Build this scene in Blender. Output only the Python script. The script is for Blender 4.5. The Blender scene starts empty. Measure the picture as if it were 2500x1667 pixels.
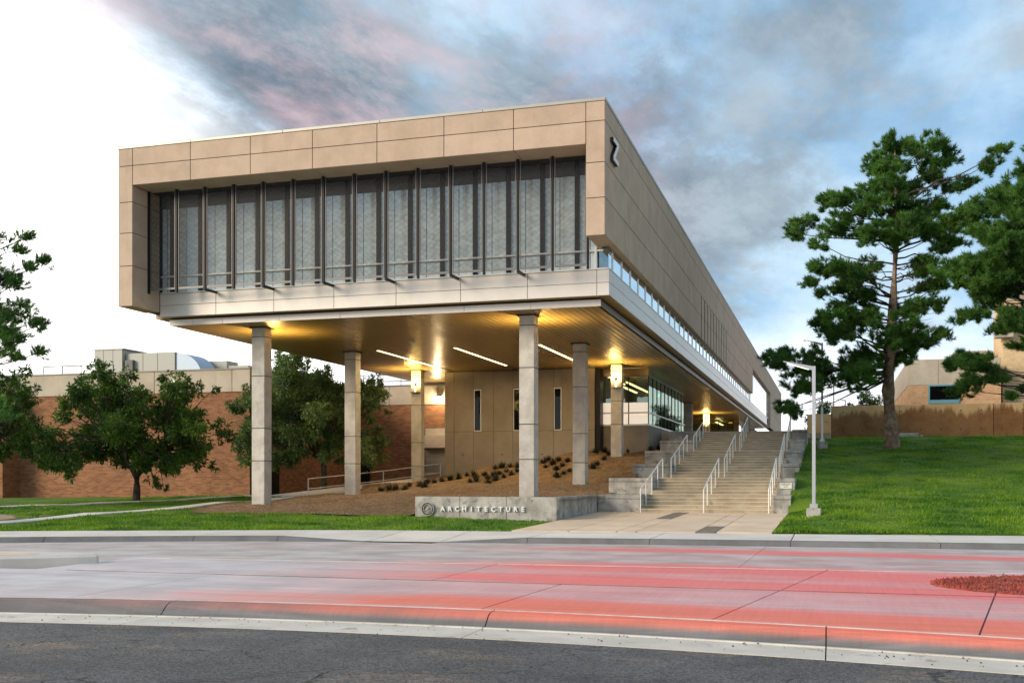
import bpy, bmesh, math, random
import numpy as np

# ------------------------------------------------------------------ camera, sky, sun, exposure
SC = bpy.context.scene
COL = SC.collection
EYE = 1.6
cam_d = bpy.data.cameras.new('camera')
cam = bpy.data.objects.new('camera', cam_d)
COL.objects.link(cam)
cam.location = (0, 0, EYE)
cam.rotation_euler = (math.radians(90), 0, math.radians(16.549))
cam_d.sensor_width = 36
cam_d.lens = 37.8
cam_d.shift_y = 0.1334
cam_d.clip_start = 0.1
cam_d.clip_end = 6000
SC.camera = cam
SC.view_settings.view_transform = 'Standard'
SC.view_settings.look = 'None'
SC.view_settings.gamma = 1.0
SC.view_settings.exposure = 0.93

SUN_AZ = 132.0     # degrees left of the building's depth axis
SUN_EL = 22.0
CLOUD_ROT = 100.0
CLOUD_OFF = (0.5, 7.2, 0)
sd = (-math.sin(math.radians(SUN_AZ)) * math.cos(math.radians(SUN_EL)),
      math.cos(math.radians(SUN_AZ)) * math.cos(math.radians(SUN_EL)), math.sin(math.radians(SUN_EL)))


class NT:
    """terse node tree writer"""
    def __init__(s, tree):
        s.t = tree
        tree.nodes.clear()

    def n(s, typ, props=None, **inp):
        nd = s.t.nodes.new(typ)
        for k, v in (props or {}).items():
            setattr(nd, k, v)
        for k, v in inp.items():
            key = int(k[1:]) if k[0] == 'i' and k[1:].isdigit() else k.replace('_', ' ')
            s.set(nd.inputs[key], v)
        return nd

    def set(s, sock, v):
        if isinstance(v, bpy.types.NodeSocket):
            s.t.links.new(v, sock)
        elif isinstance(v, bpy.types.Node):
            s.t.links.new(v.outputs[0], sock)
        else:
            if isinstance(v, (tuple, list)) and len(v) == 3 and len(getattr(sock, 'default_value', (0, 0, 0))) == 4:
                v = (*v, 1)
            sock.default_value = v

    def m(s, op, a, b=0.0, c=0.0, clamp=False):
        nd = s.t.nodes.new('ShaderNodeMath')
        nd.operation = op
        nd.use_clamp = clamp
        s.set(nd.inputs[0], a); s.set(nd.inputs[1], b); s.set(nd.inputs[2], c)
        return nd.outputs[0]

    def step(s, x, a, b):
        nd = s.t.nodes.new('ShaderNodeMapRange')
        nd.interpolation_type = 'SMOOTHSTEP'
        s.set(nd.inputs[0], x)
        nd.inputs[1].default_value = a; nd.inputs[2].default_value = b
        nd.inputs[3].default_value = 0; nd.inputs[4].default_value = 1
        return nd.outputs[0]

    def mix(s, f, a, b, blend='MIX'):
        nd = s.t.nodes.new('ShaderNodeMix')
        nd.data_type = 'RGBA'
        nd.blend_type = blend
        s.set(nd.inputs[0], f); s.set(nd.inputs[6], a); s.set(nd.inputs[7], b)
        return nd.outputs[2]

    def noise(s, vec, scale, detail=4, rough=.55, dist=0.0):
        nd = s.n('ShaderNodeTexNoise', None, Scale=scale, Detail=detail, Roughness=rough, Distortion=dist)
        if vec is not None:
            s.set(nd.inputs['Vector'], vec)
        return nd.outputs[0]

    def ramp(s, x, stops):
        nd = s.t.nodes.new('ShaderNodeValToRGB')
        e = nd.color_ramp.elements
        while len(e) < len(stops):
            e.new(.5)
        for q, (p, c) in zip(e, stops):
            q.position = p
            q.color = (*c, 1) if len(c) == 3 else c
        s.set(nd.inputs[0], x)
        return nd.outputs[0]

    def scalev(s, vec, sc, off=(0, 0, 0)):
        nd = s.n('ShaderNodeMapping')
        s.set(nd.inputs['Vector'], vec)
        nd.inputs['Scale'].default_value = sc
        nd.inputs['Location'].default_value = off
        return nd.outputs[0]


def build_world():
    w = bpy.data.worlds.new('World')
    SC.world = w
    w.use_nodes = True
    T = NT(w.node_tree)
    d = T.n('ShaderNodeTexCoord').outputs['Generated']
    sep = T.n('ShaderNodeSeparateXYZ', None, Vector=d)
    z = T.m('MAXIMUM', sep.outputs[2], 0.0)
    sky = T.n('ShaderNodeTexSky')
    sky.sky_type = 'NISHITA'
    sky.sun_disc = False
    sky.sun_elevation = math.radians(SUN_EL)
    sky.sun_rotation = math.radians(-SUN_AZ)
    sky.air_density = 1.0
    sky.dust_density = 1.2
    sky.ozone_density = 2.0
    # cloud sheet: direction projected on a flat layer overhead
    k = T.m('DIVIDE', 1.0, T.m('ADD', z, .10))
    px = T.m('MULTIPLY', sep.outputs[0], k)
    py = T.m('MULTIPLY', sep.outputs[1], k)
    p = T.n('ShaderNodeCombineXYZ', None, X=px, Y=py, Z=0.0).outputs[0]
    rot = T.n('ShaderNodeMapping', None, Vector=p)
    rot.inputs['Rotation'].default_value = (0, 0, math.radians(CLOUD_ROT))
    rot.inputs['Scale'].default_value = (1.05, .60, 1)
    rot.inputs['Location'].default_value = CLOUD_OFF
    q = rot.outputs[0]
    n1 = T.noise(q, .62, 10, .57, .12)
    n2 = T.noise(T.scalev(q, (1, 1, 1), (11.3, 4.7, 2)), 1.1, 9, .60, .15)
    n3 = T.noise(T.scalev(q, (1, 1, 1), (5.1, 21.7, 3)), 1.0, 7, .58, .15)
    n4 = T.noise(T.scalev(q, (1, 1, 1), (1.1, 2.7, 9)), 2.4, 12, .68, .2)
    nf = T.m('MULTIPLY', T.m('SUBTRACT', n4, .5), .34)
    blue = T.mix(.7, T.mix(1.0, sky.outputs[0], (1.0, 1.04, 1.1), 'MULTIPLY'), (1.55, 2.8, 4.0))
    veil = T.step(T.m('ADD', n2, T.m('MULTIPLY', nf, .5)), .38, .64)
    c = T.mix(T.m('MULTIPLY', veil, .8), blue, (3.9, 5.0, 5.9))
    bank = T.step(T.m('ADD', n1, T.m('MULTIPLY', nf, 1.25)), .44, .56)
    shade = T.mix(T.step(T.m('ADD', n4, T.m('MULTIPLY', n2, .5)), .58, .92), (.74, 1.04, 1.30), (2.4, 2.85, 3.25))
    c = T.mix(T.m('MULTIPLY', bank, .88), c, shade)
    # evening colour on the higher cloud towards the sunset side
    gd = T.n('ShaderNodeVectorMath', {'operation': 'DOT_PRODUCT'})
    T.set(gd.inputs[0], d)
    gd.inputs[1].default_value = (-.80, .575, .17)
    cosg = gd.outputs['Value']
    warm = T.m('MULTIPLY', T.step(cosg, .66, .82), T.step(T.m('ADD', n3, nf), .40, .55))
    c = T.mix(T.m('MULTIPLY', warm, .50), c, (5.2, 3.2, 3.3))
    # bright haze low over the horizon and round the setting sun
    haze = T.m('SUBTRACT', 1.0, T.step(T.m('ADD', z, T.m('MULTIPLY', nf, .30)), .03, .17))
    c = T.mix(T.m('MULTIPLY', haze, .93), c, (8.8, 8.9, 9.2))
    gl = T.m('ADD', cosg, T.m('ADD', T.m('MULTIPLY', T.m('SUBTRACT', n1, .5), -.22), T.m('MULTIPLY', nf, -.18)))
    gl = T.m('SUBTRACT', gl, T.m('MULTIPLY', z, .34))
    glow = T.step(gl, .775, .875)
    c = T.mix(glow, c, (12.0, 11.7, 11.4))
    ground = T.step(sep.outputs[2], -.05, 0.0)
    c = T.mix(ground, (2.5, 2.3, 2.1), c)
    bg = T.n('ShaderNodeBackground', None, Color=c, Strength=.1)
    out = T.n('ShaderNodeOutputWorld', None, Surface=bg)


build_world()
sun_d = bpy.data.lights.new('sun', 'SUN')
sun_d.energy = 2.1
sun_d.angle = math.radians(24)
sun_d.color = (1.0, .84, .65)
sun = bpy.data.objects.new('sun', sun_d)
COL.objects.link(sun)
from mathutils import Vector
sun.rotation_euler = Vector(sd).to_track_quat('Z', 'Y').to_euler()
sun.location = (-60, -20, 40)

# ------------------------------------------------------------------ materials
MATS = {}


def new_mat(name):
    m = bpy.data.materials.new(name)
    m.use_nodes = True
    T = NT(m.node_tree)
    out = T.n('ShaderNodeOutputMaterial')
    MATS[name] = m
    return m, T, out


def pos(T):
    return T.n('ShaderNodeNewGeometry').outputs['Position']


def stone(name, c1, c2, scale=1.0, rough=.85, grain=.12, gscale=40, bump=.15, streak=None, spots=None, rnd=.0, metal=0.0, spec=.3):
    """mottled mineral surface: two tones, fine grain, optional vertical streaks and stains"""
    m, T, out = new_mat(name)
    P = pos(T)
    n = T.noise(P, scale, 7, .6, .2)
    f = T.step(n, .33, .67)
    c = T.mix(f, c1, c2)
    g = T.noise(P, gscale, 3, .7)
    gv = T.m('MULTIPLY_ADD', T.m('SUBTRACT', g, .5), grain * 2, 1.0)
    c = T.mix(1.0, c, T.n('ShaderNodeCombineXYZ', None, X=gv, Y=gv, Z=gv).outputs[0], 'MULTIPLY')
    if streak:
        sv = T.scalev(P, (3.2, 3.2, .22))
        s = T.step(T.noise(sv, 1.0, 6, .6), streak[0], streak[0] + .22)
        c = T.mix(T.m('MULTIPLY', s, streak[1]), c, streak[2])
    if spots:
        s = T.step(T.noise(T.scalev(P, (1, 1, 1), (9, 3, 4)), spots[0], 8, .65, .6), spots[1], spots[1] + .12)
        c = T.mix(T.m('MULTIPLY', s, spots[2]), c, spots[3])
    if rnd:
        r = T.n('ShaderNodeObjectInfo').outputs['Random']
        v = T.m('MULTIPLY_ADD', T.m('SUBTRACT', r, .5), rnd * 2, 1.0)
        c = T.mix(1.0, c, T.n('ShaderNodeCombineXYZ', None, X=v, Y=v, Z=v).outputs[0], 'MULTIPLY')
    b = T.n('ShaderNodeBump', None, Strength=bump, Distance=.02, Height=T.m('ADD', g, T.m('MULTIPLY', n, .6)))
    bs = T.n('ShaderNodeBsdfPrincipled', None, Base_Color=c, Roughness=rough, Metallic=metal, Normal=b)
    bs.inputs['Specular IOR Level'].default_value = spec
    T.set(out.inputs[0], bs)
    return m


def paint(name, c, rough=.4, metal=0.0, var=.06, spec=.5):
    m, T, out = new_mat(name)
    n = T.noise(pos(T), 2.5, 5, .6)
    v = T.m('MULTIPLY_ADD', T.m('SUBTRACT', n, .5), var * 2, 1.0)
    col = T.mix(1.0, c, T.n('ShaderNodeCombineXYZ', None, X=v, Y=v, Z=v).outputs[0], 'MULTIPLY')
    r = T.m('MULTIPLY_ADD', n, .15, rough - .07)
    bs = T.n('ShaderNodeBsdfPrincipled', None, Base_Color=col, Roughness=r, Metallic=metal)
    bs.inputs['Specular IOR Level'].default_value = spec
    T.set(out.inputs[0], bs)
    return m


def emit(name, c, s):
    m, T, out = new_mat(name)
    T.set(out.inputs[0], T.n('ShaderNodeEmission', None, Color=c, Strength=s))
    return m


def mirror_glass(name, tint, refl, dark, wob=.02, through=0.0, frk=.7):
    """coated window glass: mirror-like from outside, a dark room behind it"""
    m, T, out = new_mat(name)
    P = pos(T)
    h = T.noise(P, 1.6, 2, .5)
    b = T.n('ShaderNodeBump', None, Strength=wob, Distance=.3, Height=h)
    gl = T.n('ShaderNodeBsdfGlossy', None, Color=tint, Roughness=.015, Normal=b)
    if through:
        bk = T.n('ShaderNodeBsdfTransparent', None, Color=(.62, .70, .62))
    else:
        bk = T.n('ShaderNodeBsdfDiffuse', None, Color=dark)
    fr = T.n('ShaderNodeFresnel', None, IOR=1.5)
    f = T.m('ADD', refl, T.m('MULTIPLY', fr.outputs[0], frk), clamp=True)
    T.set(out.inputs[0], T.n('ShaderNodeMixShader', None, i0=f, i1=bk.outputs[0], i2=gl.outputs[0]))
    return m


def mesh_screen(name):
    """woven metal mesh: part solid wire, part open"""
    m, T, out = new_mat(name)
    P = pos(T)
    s = T.n('ShaderNodeSeparateXYZ', None, Vector=P)
    x, z = s.outputs[0], s.outputs[2]
    n = T.noise(T.scalev(P, (1.1, 1, 1.1)), 1.0, 2, .5)
    u = T.m('SINE', T.m('ADD', T.m('MULTIPLY', x, 19.0), T.m('ADD', T.m('MULTIPLY', T.m('SINE', T.m('MULTIPLY', z, 4.3)), 1.6), T.m('MULTIPLY', n, 9.0))))
    v = T.m('SINE', T.m('ADD', T.m('MULTIPLY', z, 27.0), T.m('ADD', T.m('MULTIPLY', T.m('SINE', T.m('MULTIPLY', x, 3.7)), 2.2), T.m('MULTIPLY', n, 7.0))))
    f = T.m('MULTIPLY_ADD', T.m('MULTIPLY', u, v), .05, .21)
    wire = T.n('ShaderNodeBsdfPrincipled', None, Base_Color=(.026, .028, .029), Roughness=.6, Metallic=.0)
    tr = T.n('ShaderNodeBsdfTransparent')
    T.set(out.inputs[0], T.n('ShaderNodeMixShader', None, i0=f, i1=tr.outputs[0], i2=wire.outputs[0]))
    return m


def brick(name, c1, c2, mortar, sx=.42, sy=.105, axis='X'):
    m, T, out = new_mat(name)
    P = pos(T)
    s = T.n('ShaderNodeSeparateXYZ', None, Vector=P)
    u = T.m('ADD', s.outputs[0], s.outputs[1])
    v = T.n('ShaderNodeCombineXYZ', None, X=u, Y=s.outputs[2], Z=0.0).outputs[0]
    bt = T.n('ShaderNodeTexBrick', {'offset': .5}, Vector=v, Color1=c1, Color2=c2, Mortar=mortar, Scale=1.0,
             Mortar_Size=.011, Mortar_Smooth=.3, Bias=-.1, Brick_Width=sx, Row_Height=sy)
    n = T.noise(P, .35, 6, .6)
    n5 = T.noise(P, 5.0, 5, .6)
    v1 = T.m('MULTIPLY_ADD', n, .8, T.m('MULTIPLY_ADD', n5, .4, .4))
    c = T.mix(1.0, bt.outputs[0], T.n('ShaderNodeCombineXYZ', None, X=v1, Y=v1, Z=v1).outputs[0], 'MULTIPLY')
    b = T.n('ShaderNodeBump', None, Strength=.5, Distance=.02, Height=T.m('SUBTRACT', 1.0, bt.outputs[1]))
    bs = T.n('ShaderNodeBsdfPrincipled', None, Base_Color=c, Roughness=.9, Normal=b)
    T.set(out.inputs[0], bs)
    return m


def leafmat(name, c1, c2, scale=.9, trans=.3, hi=None):
    m, T, out = new_mat(name)
    P = pos(T)
    n = T.noise(P, scale, 3, .6)
    c = T.mix(T.step(n, .35, .65), c1, c2)
    n2 = T.noise(P, 9.0, 2, .6)
    v = T.m('MULTIPLY_ADD', n2, 1.0, .5)
    c = T.mix(1.0, c, T.n('ShaderNodeCombineXYZ', None, X=v, Y=v, Z=v).outputs[0], 'MULTIPLY')
    if hi:
        c = T.mix(T.m('MULTIPLY', T.step(n2, .58, .75), .6), c, hi)
    df = T.n('ShaderNodeBsdfPrincipled', None, Base_Color=c, Roughness=.55)
    df.inputs['Specular IOR Level'].default_value = .35
    tl = T.n('ShaderNodeBsdfTranslucent', None, Color=T.mix(1.0, c, (1.3, 1.5, .6), 'MULTIPLY'))
    T.set(out.inputs[0], T.n('ShaderNodeMixShader', None, i0=trans, i1=df.outputs[0], i2=tl.outputs[0]))
    return m


def pavement(name, base1, base2, bands, brush=0.0, amount=.9, wash=.0, roll=False):
    """poured concrete with red car light trails painted into its colour as lengthwise streaks (bands: (Y centre, half width, strength))"""
    m, T, out = new_mat(name)
    P = pos(T)
    s = T.n('ShaderNodeSeparateXYZ', None, Vector=P)
    X, Y = s.outputs[0], s.outputs[1]
    n = T.noise(P, .8, 7, .6)
    c = T.mix(T.step(n, .3, .7), base1, base2)
    st = T.noise(T.scalev(P, (.35, 5.0, 1)), 1.0, 6, .65, .4)
    c = T.mix(T.m('MULTIPLY', T.step(st, .50, .72), .35), c, (.30, .29, .30))
    g = T.noise(P, 60, 3, .7)
    br = T.noise(T.scalev(P, (16, .8, 1)), 1.0, 3, .65)
    # the bands follow the slight bend of the road
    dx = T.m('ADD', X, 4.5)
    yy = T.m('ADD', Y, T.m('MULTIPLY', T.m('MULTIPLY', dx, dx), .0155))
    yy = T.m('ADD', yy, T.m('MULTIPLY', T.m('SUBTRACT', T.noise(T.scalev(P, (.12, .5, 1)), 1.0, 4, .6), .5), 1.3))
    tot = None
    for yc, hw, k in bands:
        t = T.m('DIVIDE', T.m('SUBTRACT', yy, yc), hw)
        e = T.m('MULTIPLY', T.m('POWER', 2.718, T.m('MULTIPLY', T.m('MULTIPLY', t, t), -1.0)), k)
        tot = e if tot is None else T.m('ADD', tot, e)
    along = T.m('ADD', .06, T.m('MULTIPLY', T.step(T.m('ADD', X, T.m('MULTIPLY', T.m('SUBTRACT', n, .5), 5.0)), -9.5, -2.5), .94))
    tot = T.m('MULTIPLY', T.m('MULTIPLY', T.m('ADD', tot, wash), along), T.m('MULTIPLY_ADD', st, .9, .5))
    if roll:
        tot = T.m('MULTIPLY', T.m('MULTIPLY', T.step(T.m('ADD', s.outputs[2], T.m('MULTIPLY', T.m('SUBTRACT', br, .5), .012)), .04, .15), along), T.m('MULTIPLY_ADD', n, .6, .7))  # on the kerb the red trail light is painted by height
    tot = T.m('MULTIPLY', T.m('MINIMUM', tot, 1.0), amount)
    c = T.mix(tot, c, T.mix(T.step(yy, 13.2, 11.6), (.76, .185, .170), (.78, .190, .120)))  # red glow of passing car lights painted into the base colour
    st2 = T.noise(T.scalev(P, (.22, 11.0, 1)), 1.0, 4, .6, .2)
    gv = T.m('ADD', T.m('MULTIPLY_ADD', T.m('SUBTRACT', g, .5), .30, 1.0), T.m('MULTIPLY', T.m('SUBTRACT', st2, .5), .55))
    if brush:
        gv = T.m('ADD', gv, T.m('MULTIPLY', T.m('SUBTRACT', br, .5), brush))
    c = T.mix(1.0, c, T.n('ShaderNodeCombineXYZ', None, X=gv, Y=gv, Z=gv).outputs[0], 'MULTIPLY')
    b = T.n('ShaderNodeBump', None, Strength=.25, Distance=.01, Height=T.m('ADD', g, br))
    bs = T.n('ShaderNodeBsdfPrincipled', None, Base_Color=c, Roughness=.62, Normal=b)
    bs.inputs['Specular IOR Level'].default_value = .35
    T.set(out.inputs[0], bs)
    return m


def asphalt(name):
    m, T, out = new_mat(name)
    P = pos(T)
    n = T.noise(P, .55, 6, .6)
    c = T.mix(T.step(n, .3, .7), (.062, .060, .059), (.115, .111, .107))
    st = T.step(T.noise(T.scalev(P, (.5, 1.0, 1), (4, 7, 0)), 1.0, 5, .6), .52, .68)
    c = T.mix(T.m('MULTIPLY', st, .75), c, (.20, .155, .11))
    g = T.noise(P, 48, 3, .85)
    vg = T.n('ShaderNodeTexVoronoi', None, Vector=P, Scale=55.0)
    vr = T.n('ShaderNodeSeparateColor', None, Color=vg.outputs['Color']).outputs[0]
    gv = T.m('ADD', T.m('MULTIPLY', T.m('SUBTRACT', g, .5), 2.0), T.m('MULTIPLY_ADD', vr, 1.3, .35))
    c = T.mix(1.0, c, T.n('ShaderNodeCombineXYZ', None, X=gv, Y=gv, Z=gv).outputs[0], 'MULTIPLY')
    spk = T.step(T.noise(P, 75, 2, .6), .62, .72)
    c = T.mix(T.m('MULTIPLY', spk, .45), c, (.34, .33, .32))
    wv = T.n('ShaderNodeVectorMath', {'operation': 'MULTIPLY_ADD'})
    nn = T.n('ShaderNodeTexNoise', None, Vector=P, Scale=.9, Detail=8.0)
    T.set(wv.inputs[0], nn.outputs['Color']); wv.inputs[1].default_value = (2.6, 2.0, 0); T.set(wv.inputs[2], P)
    vo = T.n('ShaderNodeTexVoronoi', {'feature': 'DISTANCE_TO_EDGE'}, Vector=T.scalev(wv.outputs[0], (.42, .75, 0)), Scale=1.0)
    crack = T.m('SUBTRACT', 1.0, T.step(vo.outputs[0], .003, .011))
    crack = T.m('MULTIPLY', crack, T.step(T.noise(P, .9, 4, .6), .40, .54))
    c = T.mix(T.m('MULTIPLY', crack, .8), c, (.012, .012, .012))
    h = T.m('SUBTRACT', T.m('ADD', g, vg.outputs[0]), T.m('MULTIPLY', crack, 2.0))
    b = T.n('ShaderNodeBump', None, Strength=.55, Distance=.012, Height=h)
    bs = T.n('ShaderNodeBsdfPrincipled', None, Base_Color=c, Roughness=.8, Normal=b)
    T.set(out.inputs[0], bs)
    return m


BEIGE = stone('beige_panel', (.445, .335, .245), (.525, .40, .297), .9, .8, .16, 30, .15, streak=(.54, .25, (.33, .25, .18)), rnd=.035)
JOINT = stone('joint_backing', (.05, .035, .025), (.06, .045, .03), 1, .9)  # plain dark colour of the backing in open joints
COPING = paint('coping_metal', (.40, .385, .34), .4, .3)
SILVER = paint('silver_panel', (.66, .615, .555), .34, .2, .06)
ALU = paint('white_aluminium', (.72, .72, .70), .35, .1)
DARKM = paint('dark_bronze', (.010, .0085, .0075), .45, .0, .15, .25)
MIDM = paint('grey_bronze', (.16, .15, .14), .4, .4)
SOFF, T_, o_ = new_mat('bronze_soffit')
T_.set(o_.inputs[0], T_.n('ShaderNodeBsdfPrincipled', None, Base_Color=(.42, .285, .105, 1), Roughness=.28, Metallic=.35))
CONC = stone('column_concrete', (.43, .40, .35), (.56, .53, .475), 1.9, .82, .14, 22, .25, streak=(.58, .22, (.31, .28, .235)), spots=(3.4, .58, .45, (.28, .255, .21)), rnd=.04)
CONCW = stone('wall_concrete', (.25, .24, .215), (.46, .44, .40), 1.5, .85, .16, 24, .3, streak=(.5, .4, (.15, .135, .11)), spots=(2.8, .53, .65, (.13, .12, .10)))
STEP = stone('step_concrete', (.35, .285, .195), (.48, .40, .285), 1.4, .85, .12, 35, .2, spots=(2.0, .55, .45, (.24, .215, .17)))
PLAZA = stone('plaza_concrete', (.60, .46, .33), (.70, .56, .415), .7, .8, .08, 35, .12, spots=(1.2, .58, .3, (.35, .29, .23)), rnd=.05)
PAVER = stone('dark_paver', (.17, .14, .115), (.25, .21, .17), 9, .85, .35, 60, .4)
WALK = stone('sidewalk_concrete', (.58, .535, .485), (.68, .635, .58), .6, .75, .08, 30, .12, spots=(1.0, .58, .35, (.36, .34, .33)), rnd=.07)
KERB = stone('kerb_concrete', (.13, .13, .13), (.18, .178, .175), 1.0, .85, .10, 30, .2, rnd=.05)
GUTTER = stone('gutter_concrete', (.52, .48, .42), (.64, .60, .53), 1.4, .8, .12, 40, .2, spots=(3.0, .58, .6, (.25, .19, .13)), rnd=.05)
PREC = stone('precast_wall', (.235, .20, .155), (.29, .25, .195), .9, .85, .14, 60, .25, rnd=.03)
TAN = stone('tan_concrete', (.41, .355, .28), (.49, .43, .345), .8, .85, .10, 30, .2, streak=(.54, .4, (.30, .24, .17)), rnd=.03)
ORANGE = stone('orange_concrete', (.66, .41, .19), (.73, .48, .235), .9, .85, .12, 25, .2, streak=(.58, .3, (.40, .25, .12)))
BRICK = brick('brown_brick', (.20, .076, .030), (.35, .155, .068), (.25, .15, .09), .34, .10)
BRICKC = brick('cream_brick', (.62, .44, .24), (.70, .52, .31), (.60, .48, .33), .40, .20)
BRICKT = brick('tan_brick', (.52, .285, .135), (.62, .38, .20), (.52, .42, .31), .40, .20)
GRAVEL = stone('brown_gravel', (.125, .075, .037), (.22, .14, .074), 2.4, .95, 1.1, 13, 1.0)
CHIP = stone('gravel_chip', (.16, .10, .052), (.34, .235, .14), 6.0, .9, .8, 14, .5)
SOIL = stone('bare_soil', (.30, .22, .15), (.38, .28, .19), 1.1, .95, .25, 30, .4)
RUBBER = paint('black_trim', (.012, .012, .012), .5)
WHITE = paint('white_paint', (.80, .79, .76), .42)
PLATE = paint('cream_plate', (.78, .77, .66), .5)
GALV = paint('galvanised_steel', (.50, .51, .53), .38, .5)
TEAL = paint('teal_frame', (.13, .30, .36), .45)
HVAC = paint('hvac_paint', (.40, .41, .36), .5)
HVACD = paint('hvac_dark', (.09, .10, .095), .5)
LOUVRE = paint('hvac_bright_metal', (.40, .50, .60), .4, .2)
DARK = paint('dark_interior', (.012, .012, .012), .8)
WARMWALL = paint('interior_wall', (.27, .26, .18), .8)
FLOORI = paint('interior_floor', (.12, .11, .09), .4)
GLOWFILM, T_, o_ = new_mat('glowing_film')      # pane film with a glow added to whiten the lower panes
bs_ = T_.n('ShaderNodeBsdfPrincipled', None, Base_Color=(.80, .77, .72, 1), Roughness=.3)
bs_.inputs['Emission Color'].default_value = (1.0, .86, .70, 1); bs_.inputs['Emission Strength'].default_value = .28
T_.set(o_.inputs[0], bs_)
FRONTGL, T_, o_ = new_mat('shaded_glass')
P_ = pos(T_)
n_ = T_.noise(T_.scalev(P_, (3.2, 1, 5.5)), 1.0, 2, .5, .3)
c_ = T_.mix(T_.step(n_, .35, .68), (.60, .70, .715), (.80, .88, .885))
d_ = T_.n('ShaderNodeBsdfDiffuse', None, Color=c_)
g_ = T_.n('ShaderNodeBsdfGlossy', None, Color=(.75, .88, .88, 1), Roughness=.02)
T_.set(o_.inputs[0], T_.n('ShaderNodeMixShader', None, i0=.30, i1=d_.outputs[0], i2=g_.outputs[0]))
CORNGL = mirror_glass('corner_glass', (.70, .86, .88), .55, (.03, .06, .065), .004)
CLERGL = mirror_glass('clerestory_glass', (.97, .98, .96), .9, (.03, .03, .03), .01)
SLOTGL = mirror_glass('slot_glass', (.55, .6, .6), .0, (.004, .004, .004), .02)
LOBGL = mirror_glass('lobby_glass', (.80, .92, .82), .13, (.02, .03, .02), .01, through=1.0, frk=.45)
SCREEN = mesh_screen('mesh_screen')
BARK = stone('pine_bark', (.15, .095, .062), (.32, .235, .17), 4.0, .95, .5, 16, 1.0)
BARKD = stone('dark_bark', (.035, .027, .020), (.075, .06, .045), 5.0, .95, .4, 20, .8)
PINE = leafmat('pine_needles', (.035, .105, .020), (.105, .225, .042), .8, .30, (.20, .31, .06))
PINEL = leafmat('olive_needles', (.03, .075, .014), (.085, .15, .03), .9, .22)
LEAF = leafmat('dark_leaf', (.024, .058, .009), (.085, .160, .020), .9, .34, (.25, .34, .03))
LEAFL = leafmat('greyer_leaf', (.050, .09, .028), (.12, .18, .06), .8, .34, (.15, .20, .08))
GRASS = leafmat('lawn_grass', (.040, .135, .006), (.170, .285, .016), .42, .34, (.30, .36, .035))
TUFT = leafmat('dark_tuft', (.012, .015, .007), (.028, .032, .013), 2.0, .15)
TURF = stone('turf_soil', (.040, .110, .006), (.12, .195, .014), .5, .95, .5, 25, .6, spots=(.8, .60, .5, (.15, .14, .05)))
LAVA = stone('trail_red_rock', (.24, .042, .030), (.36, .085, .06), 2.5, .9, .5, 45, .6, spots=(1.2, .5, .75, (.055, .035, .032)))  # red of the light trails crossing the bed put into the stone colour
EARTH = stone('distant_ground', (.16, .13, .10), (.22, .18, .14), .05, .95)
LAMPW = emit('lamp_glow', (1.0, .74, .30), 3.5)
LINEAR = emit('linear_glow', (1.0, .74, .34), 3.2)
LEDW = emit('led_glow', (1.0, .86, .66), 2.2)
GREENX = emit('exit_glow', (.1, 1.0, .35), 1.2)
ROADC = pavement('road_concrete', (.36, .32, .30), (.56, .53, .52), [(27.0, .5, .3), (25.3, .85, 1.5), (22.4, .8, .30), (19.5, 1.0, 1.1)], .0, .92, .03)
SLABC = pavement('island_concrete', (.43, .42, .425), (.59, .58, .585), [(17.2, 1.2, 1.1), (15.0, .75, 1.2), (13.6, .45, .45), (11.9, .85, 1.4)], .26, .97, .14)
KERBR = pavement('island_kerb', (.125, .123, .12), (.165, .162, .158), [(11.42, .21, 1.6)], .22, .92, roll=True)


def stained_wall(name):
    """tan concrete with a brown tide of seepage across its lower part"""
    m, T, out = new_mat(name)
    P = pos(T)
    s = T.n('ShaderNodeSeparateXYZ', None, Vector=P)
    n = T.noise(P, .9, 7, .6)
    c = T.mix(T.step(n, .3, .7), (.43, .275, .125), (.52, .35, .175))
    lo = T.noise(T.scalev(P, (.28, 1, .05)), 1.0, 5, .6, .3)
    dr = T.noise(T.scalev(P, (5.0, 5, .3)), 1.0, 5, .6)
    h = T.m('ADD', T.m('MULTIPLY', T.m('SUBTRACT', 6.0, s.outputs[2]), .42), T.m('ADD', T.m('MULTIPLY', lo, 1.5), T.m('MULTIPLY', dr, .55)))
    f = T.step(h, .80, 1.0)
    c = T.mix(T.m('MULTIPLY', f, T.m('MULTIPLY_ADD', n, .9, .42), 0.0, True), c, (.165, .068, .019))
    g = T.noise(P, 22, 4, .7)
    c = T.mix(T.m('MULTIPLY', T.step(g, .60, .70), .35), c, (.50, .42, .33))
    b = T.n('ShaderNodeBump', None, Strength=.3, Distance=.02, Height=g)
    T.set(out.inputs[0], T.n('ShaderNodeBsdfPrincipled', None, Base_Color=c, Roughness=.9, Normal=b))
    return m


BROWN = stained_wall('seepage_stained_concrete')

# ------------------------------------------------------------------ mesh helpers
WL = {}


def link(o, parent, wl=(0, 0, 0)):
    COL.objects.link(o)
    if parent is not None:
        o.parent = parent
        p = WL.get(parent.name, (0, 0, 0))
        o.location = (wl[0] - p[0], wl[1] - p[1], wl[2] - p[2])
    else:
        o.location = wl
    WL[o.name] = tuple(wl)
    return o


def empty(name, loc, label=None, cat=None, group=None):
    o = bpy.data.objects.new(name, None)
    o.empty_display_size = .3
    link(o, None, loc)
    if label:
        tag(o, label, cat, group)
    return o


def tag(o, label=None, cat=None, group=None, kind=None):
    if label: o['label'] = label
    if cat: o['category'] = cat
    if group: o['group'] = group
    if kind: o['kind'] = kind
    return o


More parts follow.
